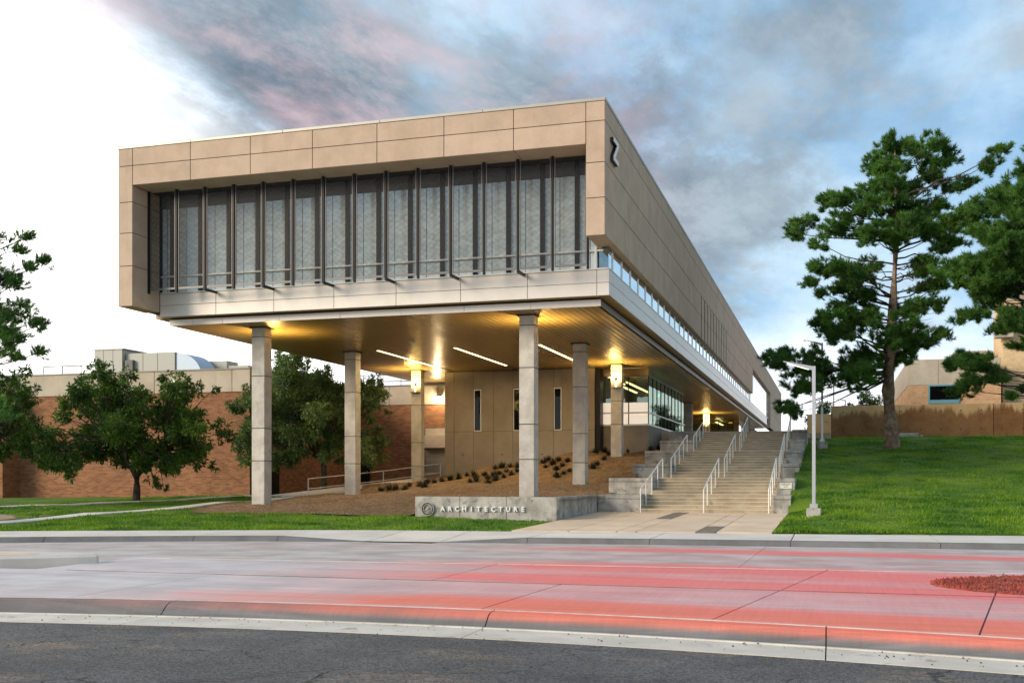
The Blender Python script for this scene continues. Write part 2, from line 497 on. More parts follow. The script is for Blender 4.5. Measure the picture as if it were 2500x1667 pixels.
class MB:
    def __init__(s):
        s.v, s.f = [], []

    def box(s, x0, x1, y0, y1, z0, z1):
        b = len(s.v)
        s.v += [(x0, y0, z0), (x1, y0, z0), (x1, y1, z0), (x0, y1, z0), (x0, y0, z1), (x1, y0, z1), (x1, y1, z1), (x0, y1, z1)]
        s.f += [tuple(b + i for i in q) for q in ((0, 3, 2, 1), (4, 5, 6, 7), (0, 1, 5, 4), (1, 2, 6, 5), (2, 3, 7, 6), (3, 0, 4, 7))]
        return s

    def hexa(s, lo, hi):
        """lo, hi: four points each, counter-clockwise from above"""
        b = len(s.v)
        s.v += list(lo) + list(hi)
        s.f += [tuple(b + i for i in q) for q in ((0, 3, 2, 1), (4, 5, 6, 7), (0, 1, 5, 4), (1, 2, 6, 5), (2, 3, 7, 6), (3, 0, 4, 7))]
        return s

    def prism(s, pts, z0, z1):
        b = len(s.v); n = len(pts)
        s.v += [(x, y, z0) for x, y in pts] + [(x, y, z1) for x, y in pts]
        s.f += [tuple(range(b + n - 1, b - 1, -1)), tuple(range(b + n, b + 2 * n))]
        s.f += [(b + i, b + (i + 1) % n, b + n + (i + 1) % n, b + n + i) for i in range(n)]
        return s

    def tube(s, pts, rad, n=8, cap=True):
        pts = [Vector(p) for p in pts]
        rings = []
        for i, p in enumerate(pts):
            a = pts[max(i - 1, 0)]; c = pts[min(i + 1, len(pts) - 1)]
            t = (c - a).normalized()
            u = t.cross(Vector((0, 0, 1)))
            if u.length < .05: u = t.cross(Vector((0, 1, 0)))
            u.normalize(); w = t.cross(u)
            r = rad[i] if isinstance(rad, (list, tuple)) else rad
            b = len(s.v)
            s.v += [tuple(p + (u * math.cos(k * 2 * math.pi / n) + w * math.sin(k * 2 * math.pi / n)) * r) for k in range(n)]
            rings.append(b)
        for a, b in zip(rings, rings[1:]):
            s.f += [(a + k, a + (k + 1) % n, b + (k + 1) % n, b + k) for k in range(n)]
        if cap:
            s.f += [tuple(rings[0] + k for k in range(n - 1, -1, -1)), tuple(rings[-1] + k for k in range(n))]
        return s

    def mesh(s, name, mat, org=(0, 0, 0)):
        me = bpy.data.meshes.new(name)
        me.from_pydata([(x - org[0], y - org[1], z - org[2]) for x, y, z in s.v], [], s.f)
        me.materials.append(mat)
        bm = bmesh.new(); bm.from_mesh(me)
        bmesh.ops.recalc_face_normals(bm, faces=bm.faces[:])
        bm.to_mesh(me); bm.free()
        return me

    def build(s, name, mat, parent=None, smooth=False, bevel=0, org=None):
        if org is None:
            a = np.array(s.v)
            org = ((a[:, 0].min() + a[:, 0].max()) / 2, (a[:, 1].min() + a[:, 1].max()) / 2, a[:, 2].min())
        me = s.mesh(name, mat, org)
        if bevel:
            bm = bmesh.new(); bm.from_mesh(me)
            bmesh.ops.bevel(bm, geom=bm.edges[:], offset=bevel, segments=1, affect='EDGES', clamp_overlap=True)
            bm.to_mesh(me); bm.free()
        if smooth:
            me.polygons.foreach_set('use_smooth', [True] * len(me.polygons))
        return link(bpy.data.objects.new(name, me), parent, org)


BOXES = {}


def box(name, mat, parent, x0, x1, y0, y1, z0, z1, bevel=.006):
    """a bevelled block; alike blocks share their mesh"""
    d = (round(x1 - x0, 3), round(y1 - y0, 3), round(z1 - z0, 3), mat.name, bevel)
    org = ((x0 + x1) / 2, (y0 + y1) / 2, z0)
    if d not in BOXES:
        me = MB().box(-d[0] / 2, d[0] / 2, -d[1] / 2, d[1] / 2, 0, d[2]).mesh(name, mat)
        if bevel:
            bm = bmesh.new(); bm.from_mesh(me)
            bmesh.ops.bevel(bm, geom=bm.edges[:], offset=min(bevel, min(d[:3]) * .3), segments=1, affect='EDGES')
            bm.to_mesh(me); bm.free()
        BOXES[d] = me
    return link(bpy.data.objects.new(name, BOXES[d]), parent, org)


def fast_mesh(name, V, mat, k=3):
    """V: (n*k,3) array, every k vertices one face"""
    n = len(V) // k
    me = bpy.data.meshes.new(name)
    me.vertices.add(len(V)); me.vertices.foreach_set('co', np.asarray(V, np.float32).ravel())
    me.loops.add(n * k); me.loops.foreach_set('vertex_index', np.arange(n * k, dtype=np.int32))
    me.polygons.add(n); me.polygons.foreach_set('loop_start', np.arange(0, n * k, k, dtype=np.int32))
    me.polygons.foreach_set('loop_total', np.full(n, k, np.int32))
    me.materials.append(mat)
    me.update(calc_edges=True)
    return me


def fast_obj(name, V, mat, parent=None, k=3, org=(0, 0, 0)):
    V = np.asarray(V) - np.array(org)
    return link(bpy.data.objects.new(name, fast_mesh(name, V, mat, k)), parent, org)


def grid_obj(name, mat, xs, ys, hf, keep=None, parent=None, jit=0):
    """height field sheet over xs x ys; keep(x,y) selects cells by their centre"""
    nx, ny = len(xs), len(ys)
    V = [(x, y, hf(x, y)) for y in ys for x in xs]
    Fc = []
    for j in range(ny - 1):
        for i in range(nx - 1):
            if keep is None or keep((xs[i] + xs[i + 1]) / 2, (ys[j] + ys[j + 1]) / 2):
                a = j * nx + i
                Fc.append((a, a + 1, a + nx + 1, a + nx))
    used = sorted({i for f in Fc for i in f})
    mp = {o: n for n, o in enumerate(used)}
    me = bpy.data.meshes.new(name)
    me.from_pydata([V[i] for i in used], [], [tuple(mp[i] for i in f) for f in Fc])
    me.polygons.foreach_set('use_smooth', [True] * len(me.polygons))
    me.materials.append(mat)
    return link(bpy.data.objects.new(name, me), parent)


def structure(o):
    o['kind'] = 'structure'
    return o

# ------------------------------------------------------------------ the ground, roads and pavements
rng = np.random.default_rng(7)
random.seed(5)


def near_kerb(x):
    d = x + 4.5
    if abs(d) < 9: return 10.92 - .0175 * d * d
    return 10.92 - .0175 * 81 - .315 * (abs(d) - 9)


def sm(xs, ys):
    return lambda x: float(np.mean(np.interp(np.array([-1.5, -.7, 0, .7, 1.5]) + x, xs, ys)))


far_kerb = sm([-60, -30, -21.55, -16.17, -10, -3.91, 4.51, 60], [10, 19.5, 24.0, 26.5, 27.6, 28.2, 28.7, 31])
walk_edge = sm([-60, -30, -23.68, -14.16, -8.57, -1.55, 5.05, 60], [12.6, 22.2, 26.4, 30.0, 30.55, 31.2, 32.1, 34.6])


def kerb_top(x):
    """far kerb height: dips to the gutter at the storm drain"""
    return -.145 + .145 * min(1.0, max(0.0, abs(x + 11.3) - 1.0) / 2.4)


structure(MB().prism([(-2500, -400), (2500, -400), (2500, 4000), (-2500, 4000)], -1.2, -.45).build('ground', EARTH))

def pebbles(x, y, z, r):
    n = len(x)
    base = np.array([(1, 0, 0), (0, 1, 0), (-1, 0, 0), (0, -1, 0), (0, 0, 1)], float)
    P = base[None] * (r[:, None, None] * rng.uniform(.6, 1.2, (n, 5, 3)))
    a = rng.uniform(0, 6.28, n)
    ca, sa = np.cos(a)[:, None], np.sin(a)[:, None]
    P = np.stack([P[..., 0] * ca - P[..., 1] * sa, P[..., 0] * sa + P[..., 1] * ca, P[..., 2]], -1)
    P += np.stack([x, y, z], -1)[:, None]
    tri = np.array([(0, 1, 4), (1, 2, 4), (2, 3, 4), (3, 0, 4)])
    return P[:, tri].reshape(-1, 3)


# near asphalt lane
xs = np.arange(-60, 60.1, 1.0)
m = MB()
for a, b in zip(xs, xs[1:]):
    k = len(m.v)
    m.v += [(a, -40, 0), (b, -40, 0), (b, near_kerb(b) - .70, 0), (a, near_kerb(a) - .70, 0)]
    m.f.append((k, k + 1, k + 2, k + 3))
structure(m.build('asphalt_road', asphalt('asphalt'), org=(0, 0, 0)))

# gutter and rolled kerb of the crossing island, cast in lengths
WORNLIT = stone('worn_lit_edge', (.52, .46, .44), (.64, .56, .54), 2.2, .8, .15, 30, .2, spots=(2.0, .5, .5, (.55, .26, .22)))  # worn kerb arris; also paints caught light along the far lip
SEAL = stone('joint_sealant', (.16, .075, .065), (.26, .13, .11), 3.0, .8, .4, 40, .3)
gut = structure(empty('gutter', (0, 9.9, 0)))
ik = structure(empty('island_kerb', (0, 10.9, 0)))
JX = [-33.3, -29.6, -25.9, -22.2, -18.55, -14.9, -11.2, -7.46, -3.55, -.05, 3.6, 7.3, 11, 14.7, 18.4, 22, 26]
for a, b in zip(JX, JX[1:]):
    ss = np.linspace(a + .006, b - .006, 7)
    m = MB(); g = MB()
    for p, q in zip(ss, ss[1:]):
        yp, yq = near_kerb(p), near_kerb(q)
        prof = [(0, -.05), (.0, .006), (.045, .028), (.15, .118), (.21, .142), (.38, .152), (.38, -.05)]
        for (d0, z0), (d1, z1) in zip(prof, prof[1:]):
            k = len(m.v)
            m.v += [(p, yp + d0, z0), (q, yq + d0, z0), (q, yq + d1, z1), (p, yp + d1, z1)]
            m.f.append((k, k + 1, k + 2, k + 3))
        g.hexa([(p, yp - .72, -.1), (q, yq - .72, -.1), (q, yq - .004, -.1), (p, yp - .004, -.1)],
               [(p, yp - .72, .006), (q, yq - .72, .006), (q, yq - .004, .004), (p, yp - .004, .004)])
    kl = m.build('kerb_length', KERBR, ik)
    e = MB(); f = MB()
    for p, q in zip(ss, ss[1:]):
        yp, yq = near_kerb(p), near_kerb(q)
        for mm, d0, d1, zz, zt in ((e, .352, .40, .10, .157), (f, -.05, -.002, -.02, .016)):
            mm.hexa([(p, yp + d0, zz), (q, yq + d0, zz), (q, yq + d1, zz), (p, yp + d1, zz)], [(p, yp + d0, zt), (q, yq + d0, zt), (q, yq + d1, zt), (p, yp + d1, zt)])
    e.build('worn_arris', WORNLIT, kl); f.build('mortar_bead', GUTTER, kl)
    g.build('gutter_length', GUTTER, gut)

# raised crossing island of poured slabs
isl = structure(empty('crossing_island', (0, 14, 0)))


def far_edge(x): return 17.9 + .08 * x


def skew(v):
    """joints of the island fan out with the bend of the road"""
    x, y, z = v
    return (x + float(np.interp(x, [-6, -4, -1.5, 30], [0, .05, .17, .17])) * (y - 11), y, z)


def slab_strip(name, mat, parent, a, b, f0, f1, z0f, z1f, zb, n=6, gap=.01, warp=None):
    m = MB()
    ss = np.linspace(a + gap, b - gap, n)
    for p, q in zip(ss, ss[1:]):
        m.hexa([(p, f0(p) + gap, zb), (q, f0(q) + gap, zb), (q, f1(q) - gap, zb), (p, f1(p) - gap, zb)],
               [(p, f0(p) + gap, z0f(p)), (q, f0(q) + gap, z0f(q)), (q, f1(q) - gap, z1f(q)), (p, f1(p) - gap, z1f(p))])
    # drop the inner walls between sub-strips
    m.f = [f for i, f in enumerate(m.f) if not ((i % 6 == 5 and i // 6 > 0) or (i % 6 == 3 and i // 6 < n - 2))]
    if warp: m.v = [warp(v) for v in m.v]
    return m.build(name, mat, parent)


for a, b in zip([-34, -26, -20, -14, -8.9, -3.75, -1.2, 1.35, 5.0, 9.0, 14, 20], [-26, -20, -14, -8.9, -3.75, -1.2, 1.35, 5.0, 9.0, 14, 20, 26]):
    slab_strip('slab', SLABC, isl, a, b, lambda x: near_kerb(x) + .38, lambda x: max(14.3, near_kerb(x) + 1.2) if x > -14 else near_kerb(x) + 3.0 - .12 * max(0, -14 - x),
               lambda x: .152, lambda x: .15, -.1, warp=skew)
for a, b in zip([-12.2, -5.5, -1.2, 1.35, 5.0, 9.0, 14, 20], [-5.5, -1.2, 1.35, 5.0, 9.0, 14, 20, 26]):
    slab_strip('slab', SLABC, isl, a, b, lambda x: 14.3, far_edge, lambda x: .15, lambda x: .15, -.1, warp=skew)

for a, b in zip([-12.1, -8, -5.5, -1.2, 1.35, 5, 9, 14, 20], [-8, -5.5, -1.2, 1.35, 5, 9, 14, 20, 26]):
    slab_strip('caught_light_lip', WORNLIT, isl, a, b, lambda x: far_edge(x) - .14, lambda x: far_edge(x) + .02, lambda x: .156, lambda x: .150, -.1, warp=skew)  # pale strip paints in the light the far edge catches
m = MB()
for a, b in zip(np.arange(-12, 25.9, 1.0), np.arange(-11, 27, 1.0)):
    k = len(m.v)
    m.v += [(a, near_kerb(a) + .3, .132), (b, near_kerb(b) + .3, .132), (b, far_edge(b) - .05, .132), (a, far_edge(a) - .05, .132)]
    m.f.append((k, k + 1, k + 2, k + 3))
m.build('joint_bed', KERB, isl)
jw = random.Random(8)
for a in np.arange(-11.6, 20, 2.4):
    m = MB(); q = [a + i * .3 for i in range(9)]
    for u, v in zip(q, q[1:]):
        w0, w1 = .006 + jw.random() * .016, .006 + jw.random() * .016
        m.hexa([(u, 14.3 - w0, .14), (v, 14.3 - w1, .14), (v, 14.3 + w1, .14), (u, 14.3 + w0, .14)], [(u, 14.3 - w0, .1545), (v, 14.3 - w1, .1545), (v, 14.3 + w1, .1545), (u, 14.3 + w0, .1545)])
    m.v = [skew(v) for v in m.v]
    m.build('joint_seal', SEAL, isl)
# far lane of pale concrete, in two long pours each way
road = structure(empty('concrete_road', (0, 22, -.1)))
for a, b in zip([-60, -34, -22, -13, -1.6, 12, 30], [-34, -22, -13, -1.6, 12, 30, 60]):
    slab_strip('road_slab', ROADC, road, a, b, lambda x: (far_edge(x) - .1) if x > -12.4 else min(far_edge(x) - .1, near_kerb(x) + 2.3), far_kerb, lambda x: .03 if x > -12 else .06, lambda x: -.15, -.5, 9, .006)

# median nose at the left, raised above the slabs
nose = empty('median_nose', (-14.5, 15.0, .1), 'raised kerb nose of a narrow median at the left road edge', 'kerb')
nm = [(-12.0, 15.62), (-12.35, 15.32), (-13.2, 14.66), (-17, 12.2), (-24, 8.0), (-25, 11.5), (-19, 15.3), (-14.6, 15.75), (-12.35, 15.86)]
MB().prism(nm, .02, .31).build('kerb_ring', WALK, nose, bevel=.05)
nc = (-18.0, 13.3)
MB().prism([(nc[0] + (x - nc[0]) * .86, nc[1] + (y - nc[1]) * .80) for x, y in nm], .1, .318).build('paved_infill', PLAZA, nose)

# far kerb, sidewalk
fk = structure(empty('far_kerb', (0, 28, -.15)))
sw = structure(empty('sidewalk', (0, 30, 0)))
KJ = [-58, -50, -42, -34, -28, -24.2, -20.6, -17.0, -14.75, -12.3, -10.3, -7.85, -4.6, -1.0, 2.6, 6.2, 9.8, 15, 22, 30, 40, 52]
for a, b in zip(KJ, KJ[1:]):
    ss = np.linspace(a + .007, b - .007, 9)
    m = MB()
    for p, q in zip(ss, ss[1:]):
        tp, tq = kerb_top(p), kerb_top(q)
        for (d0, h0), (d1, h1) in zip([(0, -1), (0, 0), (.02, .15), (.07, .88), (.12, 1.0), (.22, 1.0)], [(0, 0), (.02, .15), (.07, .88), (.12, 1.0), (.22, 1.0), (.22, -1)]):
            k = len(m.v)
            zz = lambda h, t: -.15 + h * (t + .15) if h >= 0 else -.4
            m.v += [(p, far_kerb(p) + d0, zz(h0, tp)), (q, far_kerb(q) + d0, zz(h0, tq)), (q, far_kerb(q) + d1, zz(h1, tq)), (p, far_kerb(p) + d1, zz(h1, tp))]
            m.f.append((k, k + 1, k + 2, k + 3))
    m.build('kerb_length', KERB, fk)
    slab_strip('slab', WALK, sw, a, b, lambda x: far_kerb(x) + .22, walk_edge, kerb_top, lambda x: .03, -.4, 9, .018)
dr = empty('drain_grate', (-11.3, far_kerb(-11.3), -.15), 'steel storm drain grate at the dipped far kerb', 'grate')
box('grate_frame', GALV, dr, -12.4, -10.2, far_kerb(-11.3) - .52, far_kerb(-11.3) - .04, -.16, -.135, .004)
m = MB()
for i in range(36):
    x = -12.33 + i * .059
    m.box(x, x + .03, far_kerb(-11.3) - .50, far_kerb(-11.3) - .06, -.14, -.128)
tag(m.build('bar', DARKM, dr), kind='stuff')

gx_ = rng.uniform(-14, 9, 420)
gy_ = np.array([near_kerb(v) for v in gx_]) - np.abs(rng.normal(size=420)) * .30 - .02
gy_[300:] -= rng.uniform(.4, 3.5, 120)
tag(fast_obj('road_grit', pebbles(gx_, gy_, np.full(420, .008), rng.uniform(.004, .013, 420)), DARKM), 'small dark grit scattered along the near gutter and asphalt', 'grit', kind='stuff')

# plaza in front of the stairs
pz = structure(empty('plaza', (-5.3, 37, 0)))


def plaza_z(y): return float(np.interp(y, [28, 43.2], [.025, .24]))


PX = [-9.1, -7.4, -5.98, -5.42, -3.72, -3.16, -1.6]
PY = [0, 33.9, 37.9, 43.06]
for i in range(6):
    for j in range(3):
        narrow = i in (2, 4)
        x0, x1 = PX[i], PX[i + 1]
        y0 = PY[j]
        inset = (i == 2 and j == 2) or (i == 4 and j == 0)
        f0 = (lambda x: walk_edge(x)) if j == 0 else (lambda x, y0=y0: y0)
        slab_strip('dark_inset' if inset else 'slab', PAVER if inset else PLAZA, pz, x0, x1, f0, lambda x, j=j: PY[j + 1],
                   lambda x, f0=f0: plaza_z(f0(x)), lambda x, j=j: plaza_z(PY[j + 1]), -.4, 3, .016)

# terrace at the head of the stairs
structure(MB().prism([(-26, 66.3), (-1.4, 66.3), (-1.4, 78), (6, 84), (6, 260), (-26, 260)], 3.6, 4.41).build('terrace', PLAZA))

# ------------------------------------------------------------------ lawns and the gravel slope
LP = np.array([(-60, 20, .0), (-60, 55, .45), (-45, 22, .0), (-30, 23, .02), (-23.7, 27, .03), (-14, 30.4, .04), (-8.6, 30.8, .04), (-32, 44.7, .47), (-45, 45, .42), (-45, 52, .44), (-32, 55, .58), (-40, 53, .5),
               (-36, 38, .36), (-27, 36, .25), (-20, 36.3, .25), (-14.6, 36.2, .22), (-12, 36, .15), (-9.2, 36, .10), (-27, 45, .48), (-29, 50, .62), (-27.5, 57, .85), (-29, 66, 1.0), (-24, 66, 1.2), (-33, 40, .4), (-20, 32, .12), (-28, 30, .12)])
GP = np.array([(-23.4, 40.4, .46), (-23.45, 49.4, .76), (-23.8, 59, 1.26), (-22.2, 60.6, 1.7), (-11.6, 40.2, .85), (-11.7, 49.4, 1.26), (-11.8, 59, 2.75), (-13, 60.6, 3.2), (-9.3, 43, .85), (-9.3, 46, .95), (-9.3, 49, 1.35),
               (-9.3, 53, 1.9), (-9.3, 58.5, 2.75), (-9.3, 62.5, 3.3), (-13.4, 36.8, .60), (-9.2, 36.8, .82), (-11.5, 37, .76), (-15.2, 36.7, .28), (-20, 37, .27), (-26, 37.5, .27), (-27, 45, .48), (-18, 60.6, 2.4), (-27, 60, 1.2), (-17.5, 45, .8), (-17.5, 52, 1.3), (-27, 52, .75)])


def idw(P, x, y):
    w = 1 / ((P[:, 0] - x) ** 2 + (P[:, 1] - y) ** 2 + .3) ** 1.6
    return float((w * P[:, 2]).sum() / w.sum())


def lawn_h(x, y): return idw(LP, x, y) + .03 * math.sin(x * .9 + y * .5) * math.sin(y * .7)


def gravel_h(x, y):
    z = idw(GP, x, y) + .035 * math.sin(x * 2.1) * math.sin(y * 1.7 + x)
    if x < -14.4:
        # run out level with the lawn along the front and the left edge
        w = min(1.0, max(0.0, (y - 36.6) / 2.2)); e = min(1.0, max(0.0, (x - left_edge(y) + .9) / 1.6))
        k = 1 - min(w * w * (3 - 2 * w), e * e * (3 - 2 * e))
        k *= min(1.0, (-14.4 - x) / .5)
        z = z * (1 - k) + (lawn_h(x, y) + .01) * k
    return z


def left_edge(y): return float(np.interp(y, [36, 38.5, 42, 48, 62], [-22.5, -24.4, -25.4, -25.6, -26.2]))


def is_gravel(x, y):
    if y < 36.6 or y > 62.5: return False
    if x > -9.15 and y < 43.2: return False
    return left_edge(y) < x < -9.25


def in_walk(x, y): return y < walk_edge(x) + .02


def on_path(x, y):
    if -27.0 < x < -26.05 and y < 50: return True
    cx = -34.3 + (y - 33) * .25
    return abs(x - cx) < .5 and 22 < y < 53.2


def left_lawn_keep(x, y):
    return not (is_gravel(x, y) or in_walk(x, y) or x > -9.08 or (y > 36.4 and x > -14.4)) and not (y > 62)


gx = np.arange(-64, -7.2, .3); gy = np.arange(16.2, 66.1, .3)
structure(grid_obj('lawn', TURF, gx, gy, lambda x, y: lawn_h(x, y) if y > walk_edge(x) + .25 else -.02,
                   lambda x, y: left_lawn_keep(x, y + .5) and x < -9.1))
gx2 = np.arange(-27.6, -7.29, .3); gy2 = np.arange(36.6, 62.8, .3)
structure(grid_obj('gravel_slope', GRAVEL, gx2, gy2, lambda x, y: gravel_h(x, y) + .012,
                   lambda x, y: y > 36.6 and x > left_edge(y) - .9 and x < -9.1))
# loose stones on the slope
nst = 24000
sx = rng.uniform(-25, -7.6, nst); sy = 36.7 + (rng.random(nst) ** 1.5) * 24
ok = [is_gravel(a, b) for a, b in zip(sx, sy)]
sx, sy = sx[ok], sy[ok]
sz = np.array([gravel_h(a, b) for a, b in zip(sx, sy)])


tag(fast_obj('loose_gravel', pebbles(sx, sy, sz, rng.uniform(.015, .05, len(sx))), CHIP), 'loose brown stones scattered over the gravel slope', 'gravel', kind='stuff')

# concrete paths over the left lawn and a patch of bare soil
pa = structure(empty('path', (-26.6, 40, .2)))
for y0 in np.arange(25.2, 49.5, 1.8):
    y1 = y0 + 1.79
    q = lambda x, y: (x, y, lawn_h(x, y) + .045)
    MB().hexa([(-26.95, y0, -.2), (-26.1, y0, -.2), (-26.1, y1, -.2), (-26.95, y1, -.2)], [q(-26.95, y0), q(-26.1, y0), q(-26.1, y1), q(-26.95, y1)]).build('slab', WALK, pa)
for y0 in np.arange(22.5, 53, 1.8):
    y1 = y0 + 1.79
    c0, c1 = -34.3 + (y0 - 33) * .25, -34.3 + (y1 - 33) * .25
    MB().hexa([(c0 - .45, y0, -.2), (c0 + .45, y0, -.2), (c1 + .45, y1, -.2), (c1 - .45, y1, -.2)], [q(c0 - .45, y0), q(c0 + .45, y0), q(c1 + .45, y1), q(c1 - .45, y1)]).build('slab', WALK, pa)
structure(grid_obj('bare_soil', SOIL, np.arange(-33, -27.3, .3), np.arange(26, 34, .3), lambda x, y: lawn_h(x, y) + .015,
                   lambda x, y: ((x + 29.8) / 2.2) ** 2 + ((y - 31.6) / 1.9) ** 2 < 1 + .5 * math.sin(x * 3 + y * 2)))


# right lawn bank
def bank_h(x, y):
    z = float(np.interp(y, [31, 36, 42, 45, 49, 52, 60, 64, 70, 80], [.04, .36, .76, 1.0, 1.55, 1.95, 2.95, 3.4, 4.05, 4.42]))
    z += .05 * math.sin(x * .8) * math.sin(y * .6)
    if y < 44:
        t = min(1, max(0, (x + 1.65) / 2.2)); t = t * t * (3 - 2 * t)
        e = plaza_z(y)
        z = e + (z - e) * (t if y < 43 else 1)
    return z + .01


structure(grid_obj('lawn_bank', TURF, np.arange(-1.6, 40, .4), np.arange(30.4, 80.6, .4), lambda x, y: bank_h(x, y) if y > walk_edge(x) + .25 else -.02, lambda x, y: y > walk_edge(x) - .5))


# grass blades
def blades(x, y, z, h, lean=.5, wid=.03):
    n = len(x)
    a = rng.uniform(0, 6.28, n); b = rng.uniform(0, 6.28, n)
    dx, dy = np.cos(a) * wid, np.sin(a) * wid
    tip = np.stack([x + np.cos(b) * h * lean * rng.random(n), y + np.sin(b) * h * lean * rng.random(n), z + h], -1)
    p0 = np.stack([x - dx, y - dy, z - .02], -1); p1 = np.stack([x + dx, y + dy, z - .02], -1)
    return np.stack([p0, p1, tip], 1).reshape(-1, 3)


def sample(n, x0, x1, y0, y1, keep, hf, pw=1.6):
    x = rng.uniform(x0, x1, n); y = y0 + (rng.random(n) ** pw) * (y1 - y0)
    k = np.array([keep(a, b) for a, b in zip(x, y)])
    x, y = x[k], y[k]
    # heights from a coarse lattice keep this quick
    return x, y, np.array([hf(a, b) for a, b in zip(x, y)])


lump = lambda x, y: .55 + .55 * np.clip(np.sin(x * 1.9 + np.sin(y * 1.3) * 2) * np.sin(y * 1.6 + np.sin(x * .9) * 2) + .3 * np.sin(x * 5 + y * 3), -.6, 1)
x, y, z = sample(150000, -36, -8.9, 25.5, 54, lambda a, b: b > walk_edge(a) and left_lawn_keep(a, b) and not on_path(a, b)
                 and not (((a + 29.8) / 2.2) ** 2 + ((b - 31.6) / 1.9) ** 2 < 1), lawn_h)
tag(fast_obj('grass', blades(x, y, z, rng.uniform(.04, .13, len(x)) * lump(x, y), .9, .024), GRASS), 'short green grass of the left lawn beside the sidewalk', 'grass', kind='stuff')
x, y, z = sample(210000, -1.55, 22, 31, 79, lambda a, b: b > walk_edge(a) + .03 and not (b > 43 and a < -1.45), bank_h)
tag(fast_obj('grass', blades(x, y, z, rng.uniform(.04, .14, len(x)) * lump(x, y), .8, .026), GRASS), 'short green grass on the right lawn bank', 'grass', kind='stuff')

# lava rock bed set in the island
bed = empty('rock_bed', (5.4, 15.95, .15), 'oval bed of lava rock tinted by the painted red light trails in the road island', 'rock bed')
n = 17000
r = np.sqrt(rng.random(n)); a = rng.uniform(0, 6.28, n)
bx = 5.35 + 4.05 * r * np.cos(a); by = 15.95 + 1.86 * r * np.sin(a) + .05 * (bx - 5.3)
bz = .160 + .03 * (1 - r ** 4)
tag(fast_obj('lava_rock', pebbles(bx, by, bz, rng.uniform(.016, .042, n)), LAVA, bed, org=(5.4, 15.95, .15)), kind='stuff')
MB().prism([(5.35 + 4.05 * math.cos(t), 15.95 + 1.86 * math.sin(t) + .05 * 4.05 * math.cos(t)) for t in np.linspace(0, 6.283, 49)[:-1]], .1, .162).build('bed_soil', LAVA, bed)

# ------------------------------------------------------------------ the architecture building
B = empty('architecture_building', (-17.4, 60, 0), 'long beige building raised on concrete columns with a screened glass end', 'building')
XL0, XR0, YF, YB, YE = -27.34, -7.54, 36.72, 38.54, 173.7
ZT, ZJ1, ZH, ZLL, ZRB = 14.72, 14.03, 13.25, 8.45, 10.05
XS = [-27.34, -26.67] + [-26.67 + 2.636 * i for i in range(1, 7)] + [-8.22, -7.54]
G = .011
SK = .03
FR = empty('frame', (-17.4, 37.6, 8.4))
FR.parent = B
FR.location = (0, -22.4, 8.4)
WL[FR.name] = (-17.4, 37.6, 8.4)


def pnl(x0, x1, z0, z1, y=YF, par=FR, mat=BEIGE, name='panel'):
    return box(name, mat, par, x0 + G, x1 - G, y, y + SK, z0 + G, z1 - G, .008)


# dark backing behind the open joints of the cladding
m = MB()
m.box(XL0 + .03, XR0 - .03, YF + SK, 39.2, ZH + .03, ZT)
m.box(XL0 + .03, -26.67 - .03, YF + SK, 39.2, ZLL + .03, ZH + .03)
m.box(-8.22 + .03, XR0 - .03, YF + SK, 38.3, ZRB + .03, ZH + .03)
m.box(-8.18, XR0 - .03, 38.3, 65.5, ZRB + .03, ZT); m.box(-8.18, XR0 - .03, 65.5, 83.4, 12.62, ZT); m.box(-8.18, XR0 - .45, 65.5, 83.4, ZRB + .03, 12.62); m.box(-8.18, XR0 - .03, 83.4, 109.9, ZRB + .03, ZT); m.box(-8.18, XR0 - .03, 109.9, 142.4, 12.59, ZT); m.box(-8.18, XR0 - .03, 142.4, YE, ZRB + .03, ZT)
m.box(-8.18, XR0 - .03, 142.4, YE - .03, 8.08, ZRB + .03)
m.build('cladding_core', JOINT, FR)
for a, b in zip(XS, XS[1:]):
    pnl(a, b, ZJ1, ZT)
for a, b in zip(XS[1:-2], XS[2:-1]):
    pnl(a, b, ZH, ZJ1)
    box('lintel_panel', BEIGE, FR, a + G, b - G, YF + SK + .002, 38.0, ZH, ZH + .028, .006)
for a, b in zip([ZLL, 10.05, 11.36, 12.59], [10.05, 11.36, 12.59, ZJ1]):
    pnl(XL0, -26.67, a, b)
    box('reveal_panel', BEIGE, FR, -26.70, -26.67, YF + SK + .002, YB - .02, a + G, b - G if b < ZJ1 else ZH - .01, .006)
    if a > 10: pnl(-8.22, XR0, a, b)
for a, b in zip([10.05, 11.36, 12.59], [11.36, 12.59, ZH - .01]):
    box('reveal_panel', BEIGE, FR, -8.22, -8.19, YF + SK + .002, 38.2, a + G, b - G, .006)
box('soffit_strip', BEIGE, FR, XL0 + .01, -26.68, YF + SK, YB - .02, ZLL, ZLL + .028, .006)
box('soffit_strip', BEIGE, FR, -8.21, XR0 - .032, YF + SK, YB + .2, ZRB, ZRB + .028, .006)
# long side elevation
YJ = [YF, 41.25, 50.55, 59.9, 65.4]
ROWS = [(ZJ1, ZT), (12.59, ZJ1), (11.36, 12.59), (ZRB, 11.36)]


def spnl(y0, y1, z0, z1, name='side_panel'):
    return box(name, BEIGE, FR, XR0 - SK, XR0, y0 + G, y1 - G, z0 + G, z1 - G, .008)


